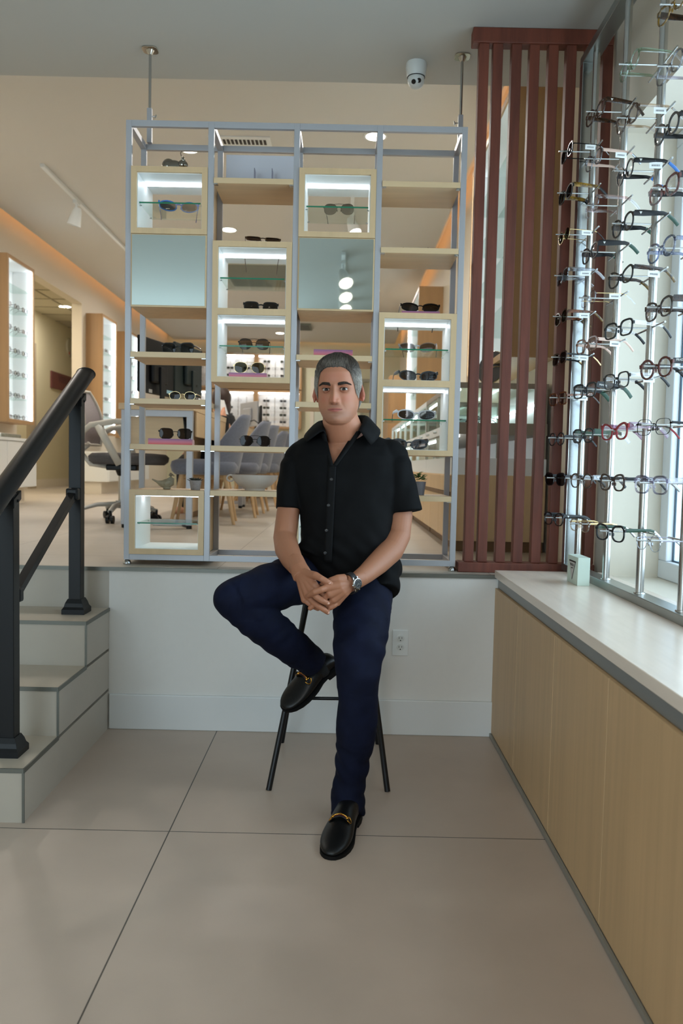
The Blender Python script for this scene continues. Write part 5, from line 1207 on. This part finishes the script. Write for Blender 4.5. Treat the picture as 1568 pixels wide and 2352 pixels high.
for A_,B_2 in ((AX,AL),(AX,AR)):
    dd = Vector((B_2.x-A_.x,0,B_2.z-A_.z)).normalized(); bmesh.ops.bisect_plane(bm, geom=bm.verts[:]+bm.edges[:]+bm.faces[:], dist=1e-5, plane_co=A_, plane_no=dd.cross(Vector((0,1,0))))
kill = []
for f in bm.faces:
    c = f.calc_center_median()
    if inV(c): kill.append(f)
    elif c.z>1.243 and ((c.x-.012)/.064)**2+((c.y-2.875)/.058)**2<1: kill.append(f)
    elif c.z<.80 and f.normal.z<-.6 and False: kill.append(f)
bmesh.ops.delete(bm, geom=kill, context='FACES'); bm.to_mesh(sme); bm.free()
m_shirt = mat('black_shirt_cotton',(14,14,15),.8,spec=.12,noisy=.25,scale=14)
shirt = mobj(sme,'shirt',m_shirt,man); shirt['label'] = 'black short-sleeved button shirt, open at the collar'
sd = shirt.modifiers.new('thick','SOLIDIFY'); sd.thickness = .0018; sd.offset = -1
# sleeve hems as darker openings: cuffs
def strip(rows, name, m, parent, th=.002, sub=2):
    b = MB(); V = [[b.bm.verts.new(p) for p in r] for r in rows]
    for j in range(len(V)-1):
        for i in range(len(V[0])-1): b.bm.faces.new((V[j][i],V[j][i+1],V[j+1][i+1],V[j+1][i]))
    o = b.out(name, m, parent, smooth=True)
    q = o.modifiers.new('sub','SUBSURF'); q.levels = sub; q.render_levels = sub
    q.boundary_smooth = 'PRESERVE_CORNERS'
    s_ = o.modifiers.new('thick','SOLIDIFY'); s_.thickness = th; s_.offset = 0
    return o
m_coll = mat('black_collar_cotton',(16,16,17),.75,spec=.15,noisy=.15,scale=18)
# collar: rows = stand foot, fold line, mid leaf, leaf edge; columns from his right front round the back to his left front
cols = [
 [(750,1004,2.785),(745,984,2.780),(724,1000,2.775),(703,1016,2.785)],
 [(747,994,2.80),(744,975,2.800),(717,989,2.795),(697,1009,2.800)],
 [(744,985,2.83),(740,969,2.835),(713,983,2.832),(698,1001,2.835)],
 [(738,980,2.87),(734,964,2.87),(716,977,2.87),(706,990,2.875)],
 [(744,976,2.91),(742,960,2.91),(730,969,2.92),(722,981,2.93)],
 [(786,975,2.93),(786,955,2.935),(786,962,2.955),(786,980,2.97)],
 [(830,968,2.91),(834,948,2.91),(848,956,2.92),(858,974,2.93)],
 [(835,968,2.87),(839,949,2.865),(858,968,2.865),(876,986,2.865)],
 [(829,985,2.82),(832,966,2.815),(850,988,2.80),(872,1004,2.815)],
 [(820,1000,2.785),(822,982,2.776),(838,1004,2.770),(851,1023,2.782)]]
rows = [[P(*cols[i][j]) for i in range(len(cols))] for j in range(4)]
co_ = strip(rows,'collar',m_coll,man,.0028,1)
# placket edges along the V and down the front
def front_y(x,z):   # front of the shirt at that height
    tab = [(1.30,2.80),(1.262,2.810),(1.205,2.768),(1.15,2.748),(1.08,2.732),(1.0,2.720),(.93,2.712),(.87,2.710),(.82,2.716)]
    zz = [t[0] for t in tab][::-1]; yy = [t[1] for t in tab][::-1]; return float(np.interp(z,zz,yy))+ (abs(x-.015)/.19)**2.6*.09
def edge(px0,py0,px1,py1,w0,w1,name,n=8):
    A,B = [],[]
    for i in range(n+1):
        k=i/n; a = P(px0+(px1-px0)*k,py0+(py1-py0)*k,2.78); b = P(px0+(px1-px0)*k+w0+(w1-w0)*k,py0+(py1-py0)*k+2,2.78)
        A.append(Vector((a.x,front_y(a.x,a.z)-.006,a.z))); B.append(Vector((b.x,front_y(b.x,b.z)-.005,b.z)))
    return strip([A,B],name,m_coll,man,.004,1)
edge(746,992,766,1070,-9,-8,'lapel'); edge(819,990,763,1070,11,9,'lapel')
pl = []
for k in range(17):
    y = 1066+(1290-1066)*k/16; x = 763-(y-1066)*.045; pl.append((x,y))
rowsp = []
for dx in (-9,0,9):
    rr_ = []
    for x,y in pl:
        a = P(x+dx,y,2.74); rr_.append(Vector((a.x,front_y(a.x,a.z)-.0045-.0012*(dx==0),a.z)))
    rowsp.append(rr_)
strip(rowsp,'placket',m_coll,man,.003,1)
m_btn = mat('black_button',(30,30,33),.25,coat=.4)
for x,y in ((761,1101),(754.5,1160),(750,1217),(747,1268)):
    a = P(x,y,2.74); a.y = front_y(a.x,a.z)-.0085; MB().lathe(a,[(.0035,.001),(.0058,0),(.0058,-.0022),(.0040,-.0028),(.0036,-.0018)],18,(0,1,0)).out('button', m_btn, man, smooth='auto')
# ---- jeans
jn = MB()
jn.ball((.03,2.965,.84),(.185,.150,.105),36,20)
LL = [((838,1335,2.90),.098),((834,1385,2.76),.103),((829,1440,2.63),.096),((824,1500,2.535),.084),((822,1552,2.505),.0715),((821,1610,2.505),.0665),((818,1680,2.525),.0635),((809,1750,2.55),.0585),((806,1788,2.56),.0515),((798,1820,2.56),.0585),((799,1842,2.55),.055),((798,1872,2.525),.056)]
jn.tube([P(*a) for a,_ in LL],[r for _,r in LL],36)
RLt = [((750,1318,2.92),.088),((695,1330,2.80),.088),((630,1347,2.68),.083),((575,1362,2.60),.0740),((538,1376,2.565),.0640)]
jn.tube([P(*a) for a,_ in RLt],[r for _,r in RLt],36); jn.ball(P(530,1378,2.565),.0610,28,20)
RLs = [((532,1379,2.565),.060),((572,1408,2.60),.0665),((628,1452,2.66),.0665),((682,1494,2.73),.0605),((708,1513,2.765),.0565),((720,1524,2.785),.054)]
jn.tube([P(*a) for a,_ in RLs],[r for _,r in RLs],36)
jme = remesh([jn], .005, 8, .5)
kneeR = P(530,1378,2.565); ankL = P(800,1815,2.56)
def jf(p):
    x,y,z = p; v = Vector((x*11,y*11,z*11)); f = noise.noise(v)*.0055+noise.noise(v*2.3)*.0026
    dl = abs(z-ankL.z)
    if z<.26 and x>-.1: f += .0020*math.sin(z*105+x*40+9*noise.noise(v*.5))
    if x<-.14 and z<.74: f += .0012*math.sin((x*.8-z*.8)*110+6*noise.noise(v*.7))
    if x>-.05 and .45<z<.62: f += .0016*math.sin((z+x*.9)*60+5*noise.noise(v*.6))
    if z>.66 and x>-.33: f += .0016*math.sin((x*.8+y*.5)*60+5*noise.noise(v*.6))
    return f
noise_disp(jme, jf)
m_jean = mat('dark_indigo_denim',(13,18,38),.8,spec=.15,noisy=.35,scale=10,bump=.05)
jeans = mobj(jme,'jeans',m_jean,man); jeans['label'] = 'dark indigo denim jeans'
# hem stitching line on the standing leg
hc = P(798,1856,2.56); MB().tube([hc+Vector((math.cos(a)*.051,math.sin(a)*.051,.004*math.sin(a))) for a in np.linspace(0,2*PI,40)],.0009,5).out('hem_stitching', mat('jean_thread',(58,62,84),.7), jeans, smooth=True)
# ---- loafers
m_lea = mat('black_loafer_leather',(11,11,12),.38,spec=.35,noisy=.2,scale=25,bump=.12); m_sole = mat('black_sole',(10,9,9),.7,spec=.2); m_gold = mat('antique_gold',(204,150,64),.25,metal=1); m_web = mat('dark_red_web',(92,26,22),.6)
def shoe(heel, toe, up, label):
    heel,toe,up = Vector(heel),Vector(toe),Vector(up); f = (toe-heel); L = f.length; f.normalize(); up = (up-f*up.dot(f)).normalized(); s = f.cross(up)*1.07
    Q = lambda t,a,h: heel+f*(t*L)+s*a+up*h
    sec = [(-.005,.020,.050,.030),(.02,.030,.062,.028),(.10,.0345,.078,.027),(.22,.0345,.088,.024),(.34,.0355,.084,.018),(.44,.0385,.074,.012),(.55,.0435,.062,.009),(.66,.0465,.051,.009),(.78,.0445,.041,.009),(.88,.0375,.035,.009),(.95,.0275,.030,.009),(.99,.016,.025,.010),(1.002,.006,.018,.012)]
    rings=[]
    for t,hw,h,b in sec:
        r_=[]
        for k in range(28):
            a = 2*PI*k/28; c,s2 = math.cos(a),math.sin(a)
            hh = (h-b)/2; zz = b+hh+math.copysign(abs(s2)**(.9 if s2>0 else .55),s2)*hh; xx = math.copysign(abs(c)**.8,c)*hw*(1-.25*max(0,s2)**2*(1 if t>.3 else .4))
            r_.append(Q(t,xx+.004*math.sin(t*PI)*(1),zz))
        rings.append(r_)
    u = MB().loft(rings).out('shoe_upper' if False else 'loafer', m_lea, man, smooth=True); u['label'] = label
    sb = u.modifiers.new('s','SUBSURF'); sb.levels = sb.render_levels = 1
    so = [(0,.024),(.03,.033),(.12,.037),(.25,.035),(.36,.034),(.48,.039),(.6,.045),(.7,.0470),(.8,.0450),(.9,.0375),(.96,.0275),(1.0,.016),(1.012,.004)]
    rg=[]
    for t,hw in so:
        b0 = .000 if t>.45 else .0; lo = 0 if t>.42 else (.020 if t>.30 else .0); lo = {True:0,False:lo}[t>.42]; hi = float(np.interp(t,[0,.3,.45,1],[.028,.022,.0095,.0105]))
        if t<=.42: lo = hi-.008
        rg.append([Q(t,-hw,lo),Q(t,hw,lo),Q(t,hw,hi),Q(t,-hw,hi)])
    MB().loft(rg).out('sole', m_sole, u, smooth='auto')
    MB().loft([[Q(t,x,h) for t,x in ((-.0,-.024),(.03,-.033),(.14,-.036),(.25,-.034),(.25,.034),(.14,.036),(.03,.033),(0,.024))] for h in (0,.021)]).out('heel', m_sole, u)
    # vamp crease, strap and horsebit
    tt=.53
    arc = lambda a,lift=0,t=tt: Q(t+.02*abs(math.sin(a)),math.sin(a)*.0385+.004,.012+(.0735-.012)*math.cos(a)**.8+lift)
    MB().tube([arc(a) for a in np.linspace(-1.15,1.15,17)],[(.008,.0022)]*17,10,ref=f).out('strap', m_lea, u, smooth=True)
    MB().tube([arc(a,.0024) for a in np.linspace(-.62,.62,11)],[(.0045,.0010)]*11,8,ref=f).out('web_band', m_web, u, smooth=True)
    hb = MB(); hb.tube([arc(a,.0052) for a in np.linspace(-.60,-.05,6)],.0020,8).tube([arc(a,.0052) for a in np.linspace(.05,.60,6)],.0020,8)
    c0 = arc(0,.0056); hb.tube([c0+f*.003*math.cos(q)+s*.0032*math.sin(q) for q in np.linspace(0,2*PI,12)],.0009,6)
    for sg in (-1,1):
        c = arc(sg*.66,.0052); hb.tube([arc(sg*.60,.0045)-f*.007,arc(sg*.60,.0045)+f*.007],.0042,10)
        o2 = arc(sg*.84,.0045); s2 = (o2-c).normalized()
        hb.tube([c+f*.0125*math.cos(q)+s2*(.001+.0155*math.sin(q)) for q in np.linspace(0,PI,14)],.0017,8)
    hb.out('horsebit', m_gold, u, smooth=True); return u
hL = Vector((.060,2.565,0)); tL = Vector((-.012,2.272,0))
shoe(hL,tL,(0,0,1),'black leather loafer with a gold horsebit, flat on the floor')
hR = P(771,1527,2.875); tR = P(652,1632,2.745)
shoe(hR,tR,(-.55,-.72,.42),'black leather loafer with a gold horsebit, hooked over the footrest')
m_sock = mat('black_sock',(10,10,12),.9)
MB().tube([P(797,1850,2.56),Vector((.040,2.515,.075)),Vector((.040,2.51,.05))],[.028,.028,.026],20).out('sock', m_sock, man, smooth=True)
MB().tube([P(715,1520,2.78),P(735,1535,2.81),P(740,1545,2.82)],[.037,.034,.03],20).out('sock', m_sock, man, smooth=True)
# ---- watch on his left wrist
wa = hp(1290,520,.048); wb = hp(1120,590,.015); axw = (wb-wa).normalized(); cw = hp(1178,570,.018)
wt = T('wristwatch','steel wristwatch with a black dial and black strap on his left wrist','watch',cw)
nrm = Vector((-.12,-.93,-.10)); nrm = (nrm-axw*nrm.dot(axw)).normalized(); sdw = axw.cross(nrm)
b = MB(); ring=[]; N_=40
for hw,rr_ in ((-.0095,0),(.0095,0),(.0095,.0025),(-.0095,.0025)):
    ring.append([cw+axw*hw+nrm*math.cos(a)*(.0262+rr_)+sdw*math.sin(a)*(.0335+rr_) for a in np.linspace(0,2*PI,N_,endpoint=False)])
V=[[b.bm.verts.new(p) for p in r_] for r_ in ring]
for j in range(4):
    for i in range(N_): b.bm.faces.new((V[j][i],V[j][(i+1)%N_],V[(j+1)%4][(i+1)%N_],V[(j+1)%4][i]))
b.out('strap', mat('watch_strap_rubber',(20,20,22),.55), wt, smooth='auto')
fc = cw+nrm*.0275
cs = MB().lathe(fc,[(.0165,-.004),(.0188,-.001),(.0190,.003),(.0178,.0058),(.0160,.0066),(.0158,.0050)],40,nrm)
for sg in (-1,1):
    for sd2 in (-1,1): cs.tube([fc+sdw*sg*.014+axw*sd2*.009,fc+sdw*sg*.0225+axw*sd2*.009-nrm*.002],.0022,8)
cs.cyl(fc+axw*.019+nrm*.002,fc+axw*.0225+nrm*.002,.0024,seg=10); case = cs.out('case', mat('watch_steel',(200,202,204),.15,metal=1), wt, smooth='auto')
MB().cyl(fc+nrm*.004,fc+nrm*.0052,.0158,.0158,36).out('dial', mat('dial_black',(12,12,14),.2), wt, smooth='auto')
mk = MB(); U = sdw*-1; 
for k in range(12):
    a = k*PI/6; d = U*math.cos(a)+axw*math.sin(a); q = fc+nrm*.0056; mk.tube([q+d*.0108,q+d*.0140],.00065,6)
q = fc+nrm*.006; mk.tube([q,q+(U*math.cos(.9)+axw*math.sin(.9))*.0085],.0006,6).tube([q,q+(U*math.cos(-1.1)+axw*math.sin(-1.1))*.0065],.0008,6); mk.out('markers_and_hands', mat('watch_silver',(220,220,216),.2,metal=.8), wt)
# wedding ring
rc = hp(835,965,-.006); 
MB().tube([hp(770,910,-.002)+Vector((.0105*math.cos(a)*.3,.0105*math.sin(a),.0105*math.cos(a))) for a in np.linspace(0,2*PI,20)],.0010,6).out('ring', mat('ring_steel',(170,166,160),.2,metal=1), man, smooth=True)
# ============================================================ THE WOMAN AT THE DESK
wm2 = T('person','person with dark brown hair in black clothing behind the desk chairs, holding a phone','person',(-1.02,7.28,SZ))
wx,wy,wz = -1.12,7.15,1.745
W_ = MB(); W_.ball((wx,wy,wz),(.072,.088,.105),28,20).ball((wx-.02,wy+.02,wz-.06),(.05,.06,.055),20,14).tube([(wx+.01,wy,wz-.05),(wx+.03,wy,wz-.16)],[.05,.058],20)
W_.tube([(wx+.03,wy,wz-.14),(wx+.05,wy,wz-.30),(wx+.07,wy,wz-.52)],[(.08,.13),(.11,.17),(.12,.15)],24,ref=(1,0,0))
ph = Vector((wx+.035,wy-.105,wz-.075))
W_.tube([(wx+.05,wy-.16,wz-.20),(wx+.08,wy-.24,wz-.42),(wx+.10,wy-.14,wz-.27),ph+Vector((.012,-.035,-.05))],[.045,.038,.032,.024],16)
W_.tube([ph+Vector((.0,-.05,-.08)),ph+Vector((.014,-.03,-.03)),ph+Vector((.014,-.008,0))],[.028,.022,.010],12)
for k in range(4): W_.tube([ph+Vector((.016,-.03,-.055+k*.018)),ph+Vector((.020,0,-.05+k*.018)),ph+Vector((.012,.022,-.048+k*.018))],[.009,.008,.007],10)
W_.tube([(wx+.05,wy+.16,wz-.20),(wx+.06,wy+.2,wz-.42),(wx-.16,wy+.14,wz-.165-.03)],[.045,.038,.026],16)
W_.tube([(wx-.16,wy+.14,wz-.19),(wx-.24,wy+.12,wz-.175)],[.026,.018],12)
for k in range(4): W_.tube([(wx-.22,wy+.095+k*.017,wz-.172),(wx-.27,wy+.092+k*.018,wz-.165),(wx-.30,wy+.092+k*.018,wz-.172)],[.009,.008,.006],8)
for sg in (-1,1):
    W_.tube([(wx+.07,wy+sg*.09,wz-.54),(wx-.28,wy+sg*.10,wz-.53),(wx-.30,wy+sg*.10,wz-.80),(wx-.27,wy+sg*.10,SZ+.06)],[.085,.062,.048,.036],16); W_.tube([(wx-.26,wy+sg*.10,SZ+.05),(wx-.40,wy+sg*.10,SZ+.03)],[.04,.03],12)
mobj(remesh([W_],.006,4),'body',mat('skin_warm',(206,150,120),.5),wm2)
Hh = MB(); Hh.ball((wx+.012,wy-.012,wz+.022),(.088,.098,.108),28,20).ball((wx+.045,wy-.0,wz-.06),(.055,.080,.085),22,16)
mobj(remesh([Hh],.006,3),'hair',mat('dark_brown_hair',(52,32,24),.5,noisy=.4,scale=12,stretch=(6,6,1)),wm2)
Tp = MB(); Tp.tube([(wx+.025,wy,wz-.115),(wx+.03,wy,wz-.15),(wx+.05,wy,wz-.30),(wx+.07,wy,wz-.54)],[(.065,.066),(.10,.17),(.125,.195),(.135,.175)],28,ref=(1,0,0))
for sg in (-1,1): Tp.tube([(wx+.04,wy+sg*.13,wz-.17),(wx+.055,wy+sg*.19,wz-.30),(wx+.065,wy+sg*.21,wz-.42)],[.065,.055,.050],18)
Tp.tube([(wx+.08,wy-.22,wz-.41),(wx+.10,wy-.16,wz-.28)],[.048,.042],16).tube([(wx+.06,wy+.2,wz-.41),(wx-.10,wy+.15,wz-.24)],[.048,.036],16)
mobj(remesh([Tp],.007,4),'top',mat('black_knit',(18,18,20),.85),wm2)
Tr = MB()
for sg in (-1,1): Tr.tube([(wx+.10,wy+sg*.09,wz-.55),(wx-.28,wy+sg*.10,wz-.53),(wx-.31,wy+sg*.10,wz-.56),(wx-.31,wy+sg*.10,wz-.80),(wx-.275,wy+sg*.10,SZ+.07)],[.095,.072,.066,.056,.046],18)
mobj(remesh([Tr],.008,3),'trousers',mat('black_trousers',(20,20,24),.8),wm2)
phn = MB().box(ph+Vector((.0,.0,.0)),(.075,.010,.155),Matrix.Rotation(-.30,3,'Y')@Matrix.Rotation(.35,3,'Z')).out('white_phone', m_white, bevel=.006); tag(phn,'white mobile phone held to the ear of the person at the desk','phone')
